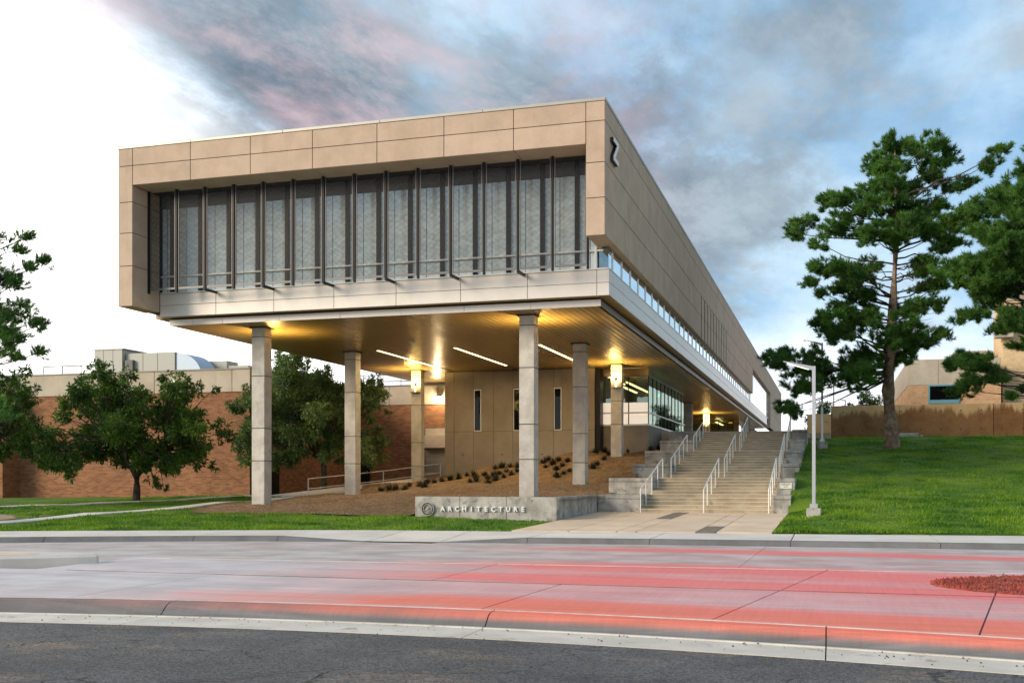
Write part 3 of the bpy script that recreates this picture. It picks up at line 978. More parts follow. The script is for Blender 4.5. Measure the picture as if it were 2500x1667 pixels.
for y0, y1 in zip(YJ, YJ[1:]):
    for z0, z1 in ROWS: spnl(y0, y1, z0, z1)
SY = [65.4, 74.2, 83.1, 92.2, 101.3, 109.95, 120, 131, 142.3, 152, 163, YE]
for y0, y1 in zip(SY, SY[1:]):
    for z0, z1 in ROWS[:2]: spnl(y0, y1, z0, z1)
    if (83 < y0 < 109) or y0 > 142:
        for z0, z1 in ROWS[2:]: spnl(y0, y1, z0, z1)
    if y0 > 142: spnl(y0, y1, 8.08, ZRB)
for i in range(10):
    y0 = 65.4 + .36 + i * 1.77
    for z0, z1 in ROWS[2:]: spnl(y0, y0 + 1.41, z0, z1, 'slat_panel')
for y0, y1 in zip([YB + .2, 55, 70, 85, 97], [55, 70, 85, 97, 109.9]):
    box('soffit_strip', BEIGE, FR, -7.80, XR0 - .032, y0, y1, ZRB, ZRB + .026, .005)
box('window_reveal', BEIGE, FR, -9.0, XR0 - .034, 142.30, 142.33, 8.1, 12.58, .006)
box('window_reveal', BEIGE, FR, -9.0, XR0 - .034, 110, 142.28, 12.56, 12.588, .006)
# roof edge
CP = [XL0 - .02, -24, -20, -16, -12, XR0 + .02]
for a, b in zip(CP, CP[1:]): box('coping', COPING, FR, a, b - .006, YF - .02, YF + .5, ZT, ZT + .115, .01)
for y0, y1 in zip(np.arange(YF + .5, YE, 9.14), np.append(np.arange(YF + .5, YE, 9.14)[1:], YE)):
    box('coping', COPING, FR, XR0 - .4, XR0 + .02, y0 + .004, y1 - .004, ZT, ZT + .115, .01)
MB().box(XL0 + .05, XR0 - .45, YF + .5, YE, ZT - .2, ZT + .01).build('roof_deck', TAN, B)
MB().box(XL0 + .02, -26.6, 39.2, YE, 8.3, ZT - .2).build('rear_wall', BEIGE, B)

# metal band under the glass
def band(y0, x0, x1, z0, z1): return box('band_panel', SILVER, B, x0 + .008, x1 - .008, y0, y0 + .04, z0 + .006, z1 - .006, .007)


BX = [-26.67] + [-26.67 + 2.636 * i for i in range(1, 7)] + [-8.22, -7.75]
MB().box(-26.66, -7.79, YB + .03, 39.6, 8.28, 9.20).build('band_core', JOINT, B)
MB().box(-9.2, -7.79, 39.6, 141.6, 8.28, 9.20).build('band_core', JOINT, B)
for a, b in zip(BX, BX[1:]):
    band(YB, a, b, 8.26, 8.735); band(YB, a, b, 8.735, 9.21)
SBY = [YB + .045, 39.3] + [41.3 + 7.45 * i for i in range(14)]
for y0, y1 in zip(SBY, SBY[1:]):
    if y1 > 142: y1 = 141.6
    for z0, z1 in ((8.26, 8.735), (8.735, 9.21)):
        box('band_panel', SILVER, B, -7.79, -7.75, y0 + .008, y1 - .008, z0 + .006, z1 - .006, .007)
m = MB(); m.box(-26.66, -7.76, YB + .02, 39.0, 8.26, 8.275); m.box(-8.2, -7.765, 39.0, 141.5, 8.26, 8.275)
m.build('band_underside', SOFF, B)
FX = [-26.52, -25.4, -24.0, -21.4, -18.7, -16.1, -13.5, -10.85, -8.16]
for a, b in zip(FX, FX[1:]): box('fascia_panel', SILVER, B, a + .004, b - .004, 38.98, 39.02, 7.95, 8.20, .006)
box('fascia_side', MIDM, B, -8.20, -8.16, 39.03, 141, 7.95, 8.19, .006)
MB().box(-26.5, -8.22, 39.03, 141, 8.1, 8.24).build('soffit_deck', JOINT, B)

# ribbed metal soffit: narrow strips running front to back, laid in bays
def ribs(y0, y1):
    m = MB()
    x = -26.48
    rr = random.Random(3)
    while x < -8.4:
        t = rr.uniform(-.0035, .0035)
        prof = [(0, .035), (.002, .002 + t), (.012, t), (.226, -t), (.236, .002 - t), (.238, .035)]
        b = len(m.v)
        for dx, dz in prof: m.v += [(x + dx, y0, 7.962 + dz), (x + dx, y1, 7.962 + dz)]
        for i in range(len(prof) - 1): m.f.append((b + 2 * i, b + 2 * i + 2, b + 2 * i + 3, b + 2 * i + 1))
        x += .26
    return m


for y0, y1 in zip([39.03, 42.1, 49.7, 59.3, 69, 79, 90, 103], [42.1, 49.7, 59.3, 69, 79, 90, 103, 141]):
    o = ribs(y0 + .006, y1 - .006).build('soffit_bay', SOFF, B)
    tag(o, kind='stuff')

# recessed linear lamps
for X in (-21.6, -17.55, -13.3):
    l = box('linear_lamp', MIDM, B, X - .11, X + .11, 49.2, 60.3, 7.935, 7.965, .004)
    box('lamp_lens', LINEAR, l, X - .075, X + .075, 49.3, 57.9 if X < -14 else 59, 7.926, 7.934, 0)
    ld = bpy.data.lights.new('linear_light', 'AREA'); ld.shape = 'RECTANGLE'; ld.size = .15; ld.size_y = 8.5
    ld.energy = 110; ld.color = (1.0, .72, .33)
    lo = bpy.data.objects.new('linear_light', ld); link(lo, l, (X, 53.6, 7.915))
MB().tube([(-18.7, 46.6, 7.955), (-18.7, 46.6, 7.90), (-18.7, 46.6, 7.86)], [.16, .16, .09], 14).build('ceiling_sensor', WHITE, B)


# concrete columns with their collars and lamps
def column(X, Y, zb, side=None, power=110):
    w = .61
    c = empty('column', (X + w / 2, Y + w / 2, zb)); c.parent = B
    c.location = (X + w / 2 + 17.4, Y + w / 2 - 60, zb)
    WL[c.name] = (X + w / 2, Y + w / 2, zb)
    zs = [zb - .6, 2.33, 3.7, 5.9, 7.55, 7.95] if zb < 2.2 else [zb - .6, 4.6, 5.9, 7.55, 7.95]
    for z0, z1 in zip(zs, zs[1:]): box('drum', CONC, c, X, X + w, Y, Y + w, z0 + .004, z1 - .004, .02)
    MB().box(X + .01, X + w - .01, Y + .01, Y + w - .01, zb - .5, 7.9).build('column_core', JOINT, c)
    box('collar', DARKM, c, X - .09, X + w + .09, Y - .09, Y + w + .09, 7.925, 7.953, .004)
    if side:
        yy = Y - .30 if side < 0 else Y + w
        z = 6.67
        box('lamp_shelf', COPING, c, X + .02, X + w - .02, yy, yy + .30, z - .05, z, .008)
        cx, cy = X + w / 2, (Y - .13 if side < 0 else Y + w + .13)
        MB().tube([(cx, cy, z + .002), (cx, cy, z + .10), (cx, cy, z + .34)], [.03, .045, .045], 10).build('lamp_tube', LAMPW, c)
        MB().tube([(cx, cy, z + .34), (cx, cy, z + .42), (cx, cy, z + .47)], [.055, .055, .02], 10).build('lamp_cap', DARKM, c)
        # the shelf lamp throws its light upwards
        ld = bpy.data.lights.new('column_lamp', 'SPOT'); ld.energy = power; ld.color = (1.0, .70, .24); ld.shadow_soft_size = .07
        ld.spot_size = math.radians(165); ld.spot_blend = .6
        lo = bpy.data.objects.new('column_lamp', ld); lo.rotation_euler = (math.pi, 0, 0)
        link(lo, c, (cx, cy - .60 if side < 0 else cy + .60, z + .06))
    return c


column(-11.67, 40.25, .85, 1, 380); column(-23.45, 40.35, .46, 1, 380)
column(-11.70, 49.4, 1.26); column(-23.46, 49.4, .76)
column(-11.80, 59.05, 2.7, -1, 320); column(-23.75, 59.05, 1.26, -1, 320)
column(-11.85, 90.9, 4.41); column(-12.1, 106.7, 4.41, -1, 520)

# screened end glazing
MB().box(-26.6, -8.2, 39.0, 39.1, 9.2, ZH).build('room_back', DARK, B)
win = empty('end_window', (-17.4, 38.6, 9.2)); win.parent = B; win.location = (0, -21.4, 9.2); WL[win.name] = (-17.4, 38.6, 9.2)
gx0 = -26.62
GXS = [gx0] + [-26.1 + 1.318 * i for i in range(14)] + [-8.0]
for a, b in zip(GXS, GXS[1:]):
    h_ = (a + b) / 2
    for u, v in ((a + .03, h_ - .012), (h_ + .012, b - .03)):
        box('pane', FRONTGL, win, u, v, 38.62, 38.63, 9.95, 12.72, 0)
        box('pane', FRONTGL, win, u, v, 38.62, 38.63, 9.28, 9.87, 0)
for a in GXS[1:-1]: box('mullion', DARKM, win, a - .085, a + .085, 38.54, 38.68, 9.26, ZH, .004)
box('head_panel', HVACD, win, gx0, -8.0, 38.6, 38.66, 12.74, ZH, 0)
box('transom', ALU, win, gx0, -7.98, 38.53, 38.64, 9.88, 9.945, .006)
box('sill', ALU, win, -26.62, -7.80, YB - .03, 38.7, 9.212, 9.27, .008)
# the corner light at the right end
box('corner_post', ALU, win, -8.30, -8.22, 38.52, 38.66, 9.27, 10.05, .004)
box('pane', CORNGL, win, -8.2, -7.80, 38.60, 38.61, 9.28, 10.0, 0)
# mesh screens in front
SXS = [-26.64 + 1.3045 * i for i in range(15)]
for i, x in enumerate(SXS):
    box('screen_fin', DARKM, win, x - .042, x + .042, 37.70, 37.80, 9.10, ZH - .01, .004)
    if i % 2 == 0 and 0 < i < 14:
        MB().hexa([(x - .05, 37.75, 9.10), (x + .05, 37.75, 9.10), (x + .05, YB, 9.12), (x - .05, YB, 9.12)],
                  [(x - .05, 37.75, 9.20), (x + .05, 37.75, 9.20), (x + .05, YB, 9.20), (x - .05, YB, 9.20)]).build('screen_bracket', DARKM, win)
for a, b in zip(SXS, SXS[1:]):
    f = box('screen', SCREEN, win, a + .10, b - .10, 37.76, 37.764, 9.30, ZH - .06, 0)
    m = MB()
    m.box(a + .075, a + .10, 37.74, 37.78, 9.22, ZH - .02); m.box(b - .10, b - .075, 37.74, 37.78, 9.22, ZH - .02)
    m.box(a + .10, b - .10, 37.742, 37.788, 9.22, 9.30)
    m.build('screen_frame', MIDM, f)

# clerestory ribbon under the beige wall
MB().box(-8.6, -8.5, YB + .1, 141.5, 9.2, 12.6).build('room_back', DARK, B)
box('sill', ALU, B, -7.95, -7.74, YB, 141.6, 9.214, 9.262, .006)
CY = [YB + .06, 39.34] + [39.34 + 1.84 * i for i in range(1, 39)]
for i, (a, b) in enumerate(zip(CY, CY[1:])):
    wn = box('clerestory_window', CLERGL, B, -7.812, -7.806, a + .05, b - .05, 9.29, 9.93, 0)
    box('mullion', ALU, wn, -7.86, -7.775, b - .06, b + .06, 9.263, 10.02, .004)
box('window_head', MIDM, B, -7.92, -7.78, YB + .05, 110, 9.95, 10.045, .004)
by = np.linspace(110.3, 142.1, 15)
for a, b in zip(by, by[1:]):
    wn = box('tall_window', CLERGL, B, -7.812, -7.806, a + .05, b - .05, 9.29, 12.45, 0)
    box('mullion', ALU, wn, -7.86, -7.798, b - .04, b + .04, 9.263, 12.5, .004)
    box('transom', ALU, wn, -7.86, -7.799, a + .05, b - .05, 10.0, 10.06, .004)

# the letter on the side wall
m = MB()
y0, y1, z0, z1, t = 37.60, 38.48, 12.88, 13.70, .15
zp = [(y0, z1), (y0, z1 - t), (y1 - .27, z1 - t), (y0, z0 + t), (y0, z0), (y1, z0), (y1, z0 + t), (y0 + .27, z0 + t), (y1, z1 - t), (y1, z1)]
for xa, xb, mt, nm in ((-7.535, -7.415, RUBBER, 'letter_return'), (-7.414, -7.39, WHITE, 'letter_face')):
    m = MB(); n = len(zp)
    m.v = [(xa, a, b) for a, b in zp] + [(xb, a, b) for a, b in zp]
    m.f = [tuple(range(n)), tuple(range(2 * n - 1, n - 1, -1))] + [(i, (i + 1) % n, n + (i + 1) % n, n + i) for i in range(n)]
    m.build(nm, mt, B)

# ground floor: precast wall with slot windows
PXS = [-22.21, -21.61, -20.39, -19.16, -17.95, -16.72, -15.49, -14.31, -13.04]
MB().box(-22.2, -13.06, 60.63, 75, .6, 7.94).build('ground_floor_core', JOINT, B)
for i, (a, b) in enumerate(zip(PXS, PXS[1:])):
    box('precast_panel', PREC, B, a + .008, b - .008, 60.60, 60.66, .8, 4.365, .006)
    if i in (2, 4, 6):
        box('precast_panel', PREC, B, a + .50, b - .008, 60.60, 60.66, 4.38, 7.93, .006)
        box('precast_panel', PREC, B, a + .008, a + .494, 60.60, 60.66, 6.88, 7.93, .006)
        w_ = box('slot_window', WHITE, B, a + .03, a + .48, 60.57, 60.64, 4.38, 6.86, .006)
        box('pane', SLOTGL, w_, a + .075, a + .435, 60.560, 60.569, 4.43, 6.80, 0)
    else:
        box('precast_panel', PREC, B, a + .008, b - .008, 60.60, 60.66, 4.38, 7.93, .006)
    if i in (1, 3, 5): MB().tube([(a + .55, 60.61, 3.0), (a + .55, 60.585, 3.0)], .045, 10).build('hose_bib', RUBBER, B)
box('dark_return', DARKM, B, -13.03, -12.75, 60.7, 61.6, 2.5, 7.94, .004)

# glazed lobby
LX0, LX1, LY, LY1 = -12.85, -10.07, 61.5, 77.1
MB().box(LX0, LX1, LY, LY + .3, 2.0, 4.62).build('lobby_base', PREC, B)
MB().box(LX1 - .3, LX1, LY + .31, LY1, 3.0, 4.62).build('lobby_base', PREC, B)
MB().box(LX0 - 9, LX1 - .05, LY + .2, LY1, 4.40, 4.46).build('lobby_floor', FLOORI, B)
MB().box(LX0 - 9, LX0 - 8.8, LY + .6, LY1, 4.4, 7.9).build('lobby_wall', WARMWALL, B)
MB().box(LX0 - 9, LX0 + 1.4, LY1 - 4.2, LY1 - 4, 4.4, 7.9).build('lobby_wall', WARMWALL, B)
for X in (-11.6, -12.4): box('reflected_lamp_bar', LINEAR, B, X, X + .1, 62.5, 70.5, 7.2, 7.28, 0)  # added glowing bars imitating soffit lamps reflected in the glass
box('lobby_head', MIDM, B, LX0, LX1, LY - .03, LY + .08, 7.47, 7.53, .004)
box('lobby_head', MIDM, B, LX1 - .08, LX1 + .03, LY + .09, LY1, 7.47, 7.53, .004)
box('lobby_spandrel', SOFF, B, LX0, LX1 - .02, LY, LY + .1, 7.53, 7.94, 0)
box('lobby_spandrel', LOBGL, B, LX1 - .06, LX1 - .05, LY + .1, LY1, 7.53, 7.94, 0)
box('lobby_sill', ALU, B, LX0, LX1 + .03, LY - .05, LY + .1, 4.62, 4.72, .008)
box('lobby_sill', ALU, B, LX1 - .1, LX1 + .05, LY + .101, LY1, 4.62, 4.72, .008)
for a, b in zip([LX0, -11.25], [-11.25, LX1 - .03]):
    w_ = box('lobby_window', LOBGL, B, a + .04, b - .02, LY + .02, LY + .03, 5.98, 7.46, 0)
    box('film_pane', GLOWFILM, w_, a + .04, b - .02, LY + .018, LY + .032, 5.42, 5.97, 0)
    box('film_pane', GLOWFILM, w_, a + .04, b - .02, LY + .018, LY + .032, 4.73, 5.34, 0)
    box('mullion', DARKM, w_, b - .02, b + .03, LY - .01, LY + .07, 4.73, 7.46, .003)
box('lobby_transom', ALU, B, LX0, LX1, LY - .02, LY + .06, 5.35, 5.41, .004)
box('lobby_transom', ALU, B, LX1 - .05, LX1 + .03, LY + .07, LY1, 5.35, 5.41, .004)
ly = np.linspace(LY + .05, LY1, 11)
for a, b in zip(ly, ly[1:]):
    w_ = box('lobby_window', LOBGL, B, LX1 - .03, LX1 - .02, a + .03, b - .03, 4.73, 7.46, 0)
    box('mullion', DARKM, w_, LX1 - .06, LX1 + .01, b - .03, b + .03, 4.73, 7.46, .003)
box('exit_sign', GREENX, B, -11.0, -10.7, 70, 70.05, 6.9, 7.1, 0)

# entrance glazing far back under the soffit, and the rear wing
for a, b in zip(np.arange(-22, -10.2, 1.5), np.arange(-20.5, -9.0, 1.5)):
    w_ = box('entrance_window', LOBGL, B, a + .04, b - .04, 116, 116.01, 4.42, 6.6, 0)
    box('mullion', DARKM, w_, b - .04, b + .04, 115.96, 116.06, 4.41, 7.9, .003)
    box('pane', LOBGL, w_, a + .04, b - .04, 116, 116.01, 6.72, 7.9, 0)
box('entrance_transom', MIDM, B, -22, -9.4, 115.95, 116.05, 6.61, 6.71, .004)
MB().box(-24, -9, 126, 126.3, 4.4, 7.94).build('entrance_hall_wall', WARMWALL, B)
MB().box(-24, -23.7, 75, 126, 4.4, 7.94).build('entrance_hall_wall', PREC, B)
for X in (-20, -16, -12): box('hall_lamp', LINEAR, B, X, X + .25, 117, 124, 7.6, 7.66, 0)
for a, b in zip(np.arange(116.1, 140, 3.0), np.arange(119.1, 143, 3.0)):
    w_ = box('wing_window', CLERGL, B, -9.41, -9.40, a + .04, b - .04, 4.6, 7.9, 0)
    box('mullion', ALU, w_, -9.44, -9.36, b - .04, b + .04, 4.41, 7.95, .003)
box('wing_rail', ALU, B, -9.43, -9.34, 116, 142, 6.3, 6.37, .004)
MB().box(-24, -9.6, 126.4, 150, 4.4, 7.94).build('wing_core', DARK, B)

# ------------------------------------------------------------------ the stairs
ST = empty('staircase', (-4.8, 54, .24), 'broad concrete staircase in three flights climbing to the terrace', 'staircase')
RIS, TRD = .139, .62
NOSE = stone('worn_lit_nosing', (.56, .47, .34), (.66, .57, .43), 1.4, .8, .10, 35, .15, spots=(2.0, .60, .3, (.36, .31, .24)))  # paler worn edge that also paints in light on the tread edges
FL = [(43.0, .24), (51.6, 1.63), (60.4, 3.02)]
SX0, SX1 = -7.42, -2.18
for fi, (y0, z0) in enumerate(FL):
    for i in range(9):
        y, z = y0 + i * TRD, z0 + (i + 1) * RIS
        s_ = box('step', STEP, ST, SX0 - .03, SX1 + .03, y, y + TRD + .015, z - .40, z - .004, .01)
        box('nosing', NOSE, s_, SX0 - .02, SX1 + .02, y - .022, y + .12, z - .036, z, .008)
    yl = FL[fi + 1][0] if fi < 2 else 66.4
    y, z = y0 + 9 * TRD, z0 + 10 * RIS
    for x0, x1 in zip([SX0 - .03, -4.8], [-4.806, SX1 + .03]):
        box('landing', STEP, ST, x0, x1, y, yl + .02, z - .40, z + (-.003 if fi < 2 else .002), .014)
        box('nosing', NOSE, ST, x0, x1, y - .022, y + .12, z - .036, z + .004, .008)
    m = MB(); m.hexa([(SX0, y0 + .2, -.3), (SX1, y0 + .2, -.3), (SX1, yl, -.3), (SX0, yl, -.3)],
                     [(SX0, y0 + .2, z0 - .2), (SX1, y0 + .2, z0 - .2), (SX1, y + .1, z - .3), (SX0, y + .1, z - .3)])
    m.build('stair_core', CONCW, ST)
# stepped cheek blocks: body with a cap course above a shadow joint
LB = [(-9.14, 43.0, -.2, .93), (-9.32, 46.2, .6, 1.61), (-9.30, 51.8, 1.3, 2.30), (-9.34, 55.8, 2.0, 3.02), (-9.28, 60.6, 2.7, 3.72), (-9.30, 64.2, 3.2, 4.40)]
for i, (x0, y0, zb, zt) in enumerate(LB):
    y1 = LB[i + 1][1] + .4 if i < 5 else 67.5
    blk = box('cheek_block', CONCW, ST, x0, SX0, y0, y1, zb - .3, zt - .17, .015)
    box('cap_course', CONCW, blk, x0 - .006, SX0 + .004, y0 - .006, y1, zt - .16, zt, .02)
RB = [(-1.50, 43.0, -.2, .93), (-1.45, 46.0, .6, 1.60), (-1.42, 51.2, 1.2, 2.28), (-1.42, 55.4, 2.0, 3.0), (-1.40, 60.4, 2.7, 3.70), (-1.36, 64.0, 3.3, 4.40)]
for i, (x1, y0, zb, zt) in enumerate(RB):
    y1 = RB[i + 1][1] + .4 if i < 5 else 67.5
    blk = box('cheek_block', CONCW, ST, SX1, x1, y0, y1, zb - .4, zt - .17, .015)
    box('cap_course', CONCW, blk, SX1 - .004, x1 + .006, y0 - .006, y1, zt - .16, zt, .02)
m = MB(); m.box(-10.0, -9.36, 65.0, 69, 3.0, 3.85); m.box(-9.95, -9.36, 66.6, 69.1, 3.0, 4.25)
m.build('planter_block', CONCW, ST, bevel=.015)

# direction plate on the right cheek
PL = empty('direction_plate', (-1.85, 45.98, 1.05), 'small cream direction plate with black arrow on the right stair cheek', 'sign')
box('plate', PLATE, PL, -2.06, -1.57, 45.955, 45.99, 1.17, 1.42, .006)
m = MB()
for r, (z, segs) in enumerate([(1.385, [(-2.0, -1.80), (-1.77, -1.63)]), (1.348, [(-2.0, -1.95), (-1.92, -1.74), (-1.71, -1.63)]), (1.311, [(-1.95, -1.86), (-1.84, -1.69)])]):
    for a, b in segs:
        x = a
        while x < b - .008:
            m.box(x, x + .011, 45.950, 45.954, z - .009, z + .009); x += .017
m.build('small_print', HVACD, PL)
m = MB(); m.v = [(-1.72, 45.952, 1.243), (-1.72, 45.952, 1.258), (-1.86, 45.952, 1.258), (-1.86, 45.952, 1.272), (-1.91, 45.952, 1.2505), (-1.86, 45.952, 1.229), (-1.86, 45.952, 1.243)]
m.f = [tuple(range(7))]
m.v += [(a, 45.946, c) for a, b, c in m.v]; m.f = [tuple(range(6, -1, -1)), tuple(range(7, 14))] + [(i, (i + 1) % 7, 7 + (i + 1) % 7, 7 + i) for i in range(7)]
m.build('arrow', RUBBER, PL)


# handrails: three across, three flights
def handrail(X, y0, z0, label):
    h = empty('handrail', (X, y0, z0), label, 'handrail', 'white handrails of the stairs')
    g = lambda y: max(0, min(10, math.floor(y / TRD + 1))) * RIS
    slope = RIS / TRD
    ys = [-.22, 1.1, 2.65, 4.25, 5.72]
    top = lambda y: .90 + slope * (y + .22) if y < 5.7 else .90 + slope * 5.94
    for y in ys:
        MB().tube([(X, y0 + y, z0 + g(y) - .01), (X, y0 + y, z0 + top(y) - .01)], .024, 8).build('post', WHITE, h)
    MB().tube([(X, y0 - .22, z0 + .90), (X, y0 + 5.55, z0 + top(5.55) + .02), (X, y0 + 5.74, z0 + top(5.75) + .02)], .027, 8).build('rail', WHITE, h)
    return h


for fi, fn in enumerate(['lowest', 'middle', 'top']):
    for X, sn in ((-7.34, 'left side'), (-4.83, 'centre'), (-2.33, 'right side')):
        handrail(X, FL[fi][0], FL[fi][1], 'white steel handrail along the %s of the %s stair flight' % (sn, fn))

# ------------------------------------------------------------------ the sign wall
SW = empty('sign_wall', (-11.8, 36.4, .05), 'low grey concrete wall lettered ARCHITECTURE with a round emblem', 'sign wall')
WX = [-14.45, -12.73, -10.99, -9.15]
for a, b in zip(WX, WX[1:]): box('wall_panel', CONCW, SW, a + .006, b - .006, 36.30, 36.58, -.3, .94, .014)
RY = [36.59, 39.2, 41.2, 43.0]
for a, b in zip(RY, RY[1:]): box('return_panel', CONCW, SW, -9.42, -9.15, a + .006, b - .006, -.3, .935, .014)


def letter_mesh(ch, size, depth, off):
    cu = bpy.data.curves.new('letter', 'FONT'); cu.body = ch; cu.size = size; cu.extrude = depth; cu.offset = off
    cu.align_x = 'CENTER'; cu.resolution_u = 3
    ob = bpy.data.objects.new('letter_tmp', cu); COL.objects.link(ob)
    dg = bpy.context.evaluated_depsgraph_get(); dg.update()
    me = bpy.data.meshes.new_from_object(ob.evaluated_get(dg))
    bpy.data.objects.remove(ob); bpy.data.curves.remove(cu)
    return me


RX90 = (math.radians(90), 0, 0)
lx0, lx1 = -13.36, -10.37
for i, ch in enumerate('ARCHITECTURE'):
    me = letter_mesh(ch, .235, .022, .006); me.materials.clear(); me.materials.append(WHITE)
    o = link(bpy.data.objects.new('letter', me), SW, (lx0 + (lx1 - lx0) * i / 11, 36.25, .43))
    o.rotation_euler = RX90
ec = (-13.94, .50)
RG = .245
em = empty('emblem', (ec[0], 36.28, ec[1])); em.parent = SW; em.location = (ec[0] + 11.8, 36.28 - 36.4, ec[1] - .05); WL[em.name] = (ec[0], 36.28, ec[1])


def ring(r0, r1, ya, yb, n=48):
    m = MB()
    for i in range(n):
        t0, t1 = 2 * math.pi * i / n, 2 * math.pi * (i + 1) / n
        p = lambda r, t, y: (ec[0] + r * math.cos(t), y, ec[1] + r * math.sin(t))
        b = len(m.v)
        m.v += [p(r0, t0, ya), p(r1, t0, ya), p(r1, t1, ya), p(r0, t1, ya), p(r0, t0, yb), p(r1, t0, yb), p(r1, t1, yb), p(r0, t1, yb)]
        m.f += [tuple(b + k for k in q) for q in ((0, 1, 2, 3), (0, 3, 7, 4), (1, 5, 6, 2))]
    return m


ring(RG - .022, RG, 36.22, 36.30).build('outer_ring', COPING, em)
ring(.155, .175, 36.225, 36.30).build('inner_ring', COPING, em)
ring(.001, RG - .023, 36.278, 36.299).build('back_plate', CONCW, em)
m = MB()
for (a, b) in [(((-.13, -.06), (.02, .05), (.10, .05), (-.05, -.06)), 0), (((-.07, .02), (.02, .09), (.10, .03), (.03, .03)), 0), (((-.07, -.13), (.10, -.02), (.10, -.05), (-.02, -.14)), 0)]:
    k = len(m.v)
    m.v += [(ec[0] + x, 36.235, ec[1] + z) for x, z in a] + [(ec[0] + x, 36.28, ec[1] + z) for x, z in a]
    m.f += [(k, k + 1, k + 2, k + 3), (k + 4, k + 7, k + 6, k + 5)] + [(k + i, k + 4 + i, k + 4 + (i + 1) % 4, k + (i + 1) % 4) for i in range(4)]
m.build('mountain_bars', COPING, em)
for txt, a0, a1, flip in (('EL PASO', 140, 40, 1), ('COMMUNITY COLLEGE', 185, 355, -1)):
    for i, ch in enumerate(txt):
        if ch == ' ': continue
        t = math.radians(a0 + (a1 - a0) * i / (len(txt) - 1))
        me = letter_mesh(ch, .058, .012, .0015); me.materials.clear(); me.materials.append(DARKM)
        rr = .186 if flip > 0 else .213
        o = link(bpy.data.objects.new('ring_letter', me), em, (ec[0] + rr * math.cos(t), 36.262, ec[1] + rr * math.sin(t)))
        o.rotation_euler = (math.radians(90), -(t - math.pi / 2) if flip > 0 else -(t + math.pi / 2), 0)

# ------------------------------------------------------------------ brick building at the left
BB = empty('brick_building', (-38, 60, .4), 'low brown brick building with a pale concrete parapet behind the left trees', 'building')
m = MB(); m.box(-70, -31.5, 54.0, 90, -.2, 6.5); m.build('front_wall', BRICK, BB)
m = MB(); m.box(-31.49, -20, 67.0, 90, -.2, 6.5); m.build('recessed_wall', BRICK, BB)
m = MB(); m.box(-70, -47.2, 52.6, 53.99, -.2, 6.5); m.build('side_bay', BRICK, BB)
PJ = [-70, -64, -58, -53, -47.9, -42.8, -37.7, -32.6, -31.44]
for a, b in zip(PJ, PJ[1:]): box('parapet_panel', TAN, BB, a + .012, b - .012, 53.94, 54.4, 6.5, 7.76, .015)
PJ = [54.41, 58.5, 62.7, 66.93]
for a, b in zip(PJ, PJ[1:]): box('parapet_panel', TAN, BB, -31.9, -31.44, a + .012, b - .012, 6.5, 7.76, .015)
PJ = [-31.43, -28.5, -25, -21.5]
for a, b in zip(PJ, PJ[1:]): box('parapet_panel', TAN, BB, a + .012, b - .012, 66.94, 67.4, 6.5, 7.76, .015)
m = MB(); m.box(-70, -31.5, 54.4, 90, 7.3, 7.4); m.box(-31.5, -20, 67.4, 90, 7.3, 7.4); m.build('roof', EARTH, BB)
m = MB(); m.box(-70, -31.42, 53.90, 54.45, 7.765, 7.84); m.box(-31.95, -31.40, 54.46, 66.9, 7.765, 7.84); m.box(-31.40, -20, 66.9, 67.45, 7.767, 7.842); m.build('parapet_cap', MIDM, BB)
for a, b, z0, z1 in ((-25.9, -22, -.1, 3.0), (-25.9, -22, 3.02, 4.9)): box('concrete_panel', TAN, BB, a, b, 66.9, 66.99, z0, z1, .01)
d_ = box('door', DARKM, BB, -31.49, -31.38, 55.6, 57.2, .5, 2.7, .01)
box('handle', GALV, d_, -31.37, -31.33, 55.75, 55.79, 1.5, 1.7, .005)
d_ = box('door', DARKM, BB, -31.0, -29.9, 66.88, 66.99, 1.0, 3.2, .01)
box('handle', GALV, d_, -30.1, -30.06, 66.84, 66.879, 1.9, 2.1, .005)
wl = box('wall_lamp', DARKM, BB, -25.0, -24.75, 66.55, 66.89, 7.0, 7.12, .01)
box('lamp_lens', LAMPW, wl, -24.97, -24.78, 66.58, 66.8, 6.97, 6.995, 0)
ld = bpy.data.lights.new('wall_light', 'POINT'); ld.energy = 90; ld.color = (1.0, .80, .45); ld.shadow_soft_size = .1
link(bpy.data.objects.new('wall_light', ld), wl, (-24.87, 66.45, 6.85))
box('camera_bracket', WHITE, BB, -36.4, -36.1, 53.6, 53.94, 7.05, 7.25, .01)

# rooftop plant
HV = empty('rooftop_air_unit', (-42, 61, 7.4), 'grey green rooftop air handling unit on the brick building', 'air unit')
for i in range(3): box('end_panel', HVAC, HV, -46.5 + i * .72, -46.5 + (i + 1) * .72 - .02, 60.0, 60.06, 7.5, 10.0, .01)
MB().box(-46.48, -44.36, 60.07, 62.4, 7.4, 9.98).build('casing', HVAC, HV)
box('roof_cap', COPING, HV, -46.6, -44.25, 59.95, 62.5, 10.0, 10.08, .01)
for a, b in zip([-44.3, -43.0, -41.9], [-43.0, -41.9, -40.6]): box('casing_panel', HVAC, HV, a + .01, b - .01, 60.3, 62.4, 7.4, 9.75, .015)
box('control_box', HVACD, HV, -44.2, -43.6, 60.05, 60.29, 8.5, 9.3, .02)
m = MB(); seg = 10
pr = [(-40.58, 9.7)] + [(-40.58 + 1.9 * math.sin(math.pi / 2 * i / seg), 8.0 + 1.7 * math.cos(math.pi / 2 * i / seg)) for i in range(seg + 1)] + [(-40.58, 8.0)]
n = len(pr); m.v = [(x, 60.4, z) for x, z in pr] + [(x, 62.3, z) for x, z in pr]
m.f = [tuple(range(n)), tuple(range(2 * n - 1, n - 1, -1))] + [(i, (i + 1) % n, n + (i + 1) % n, n + i) for i in range(n)]
m.build('intake_hood', LOUVRE, HV)
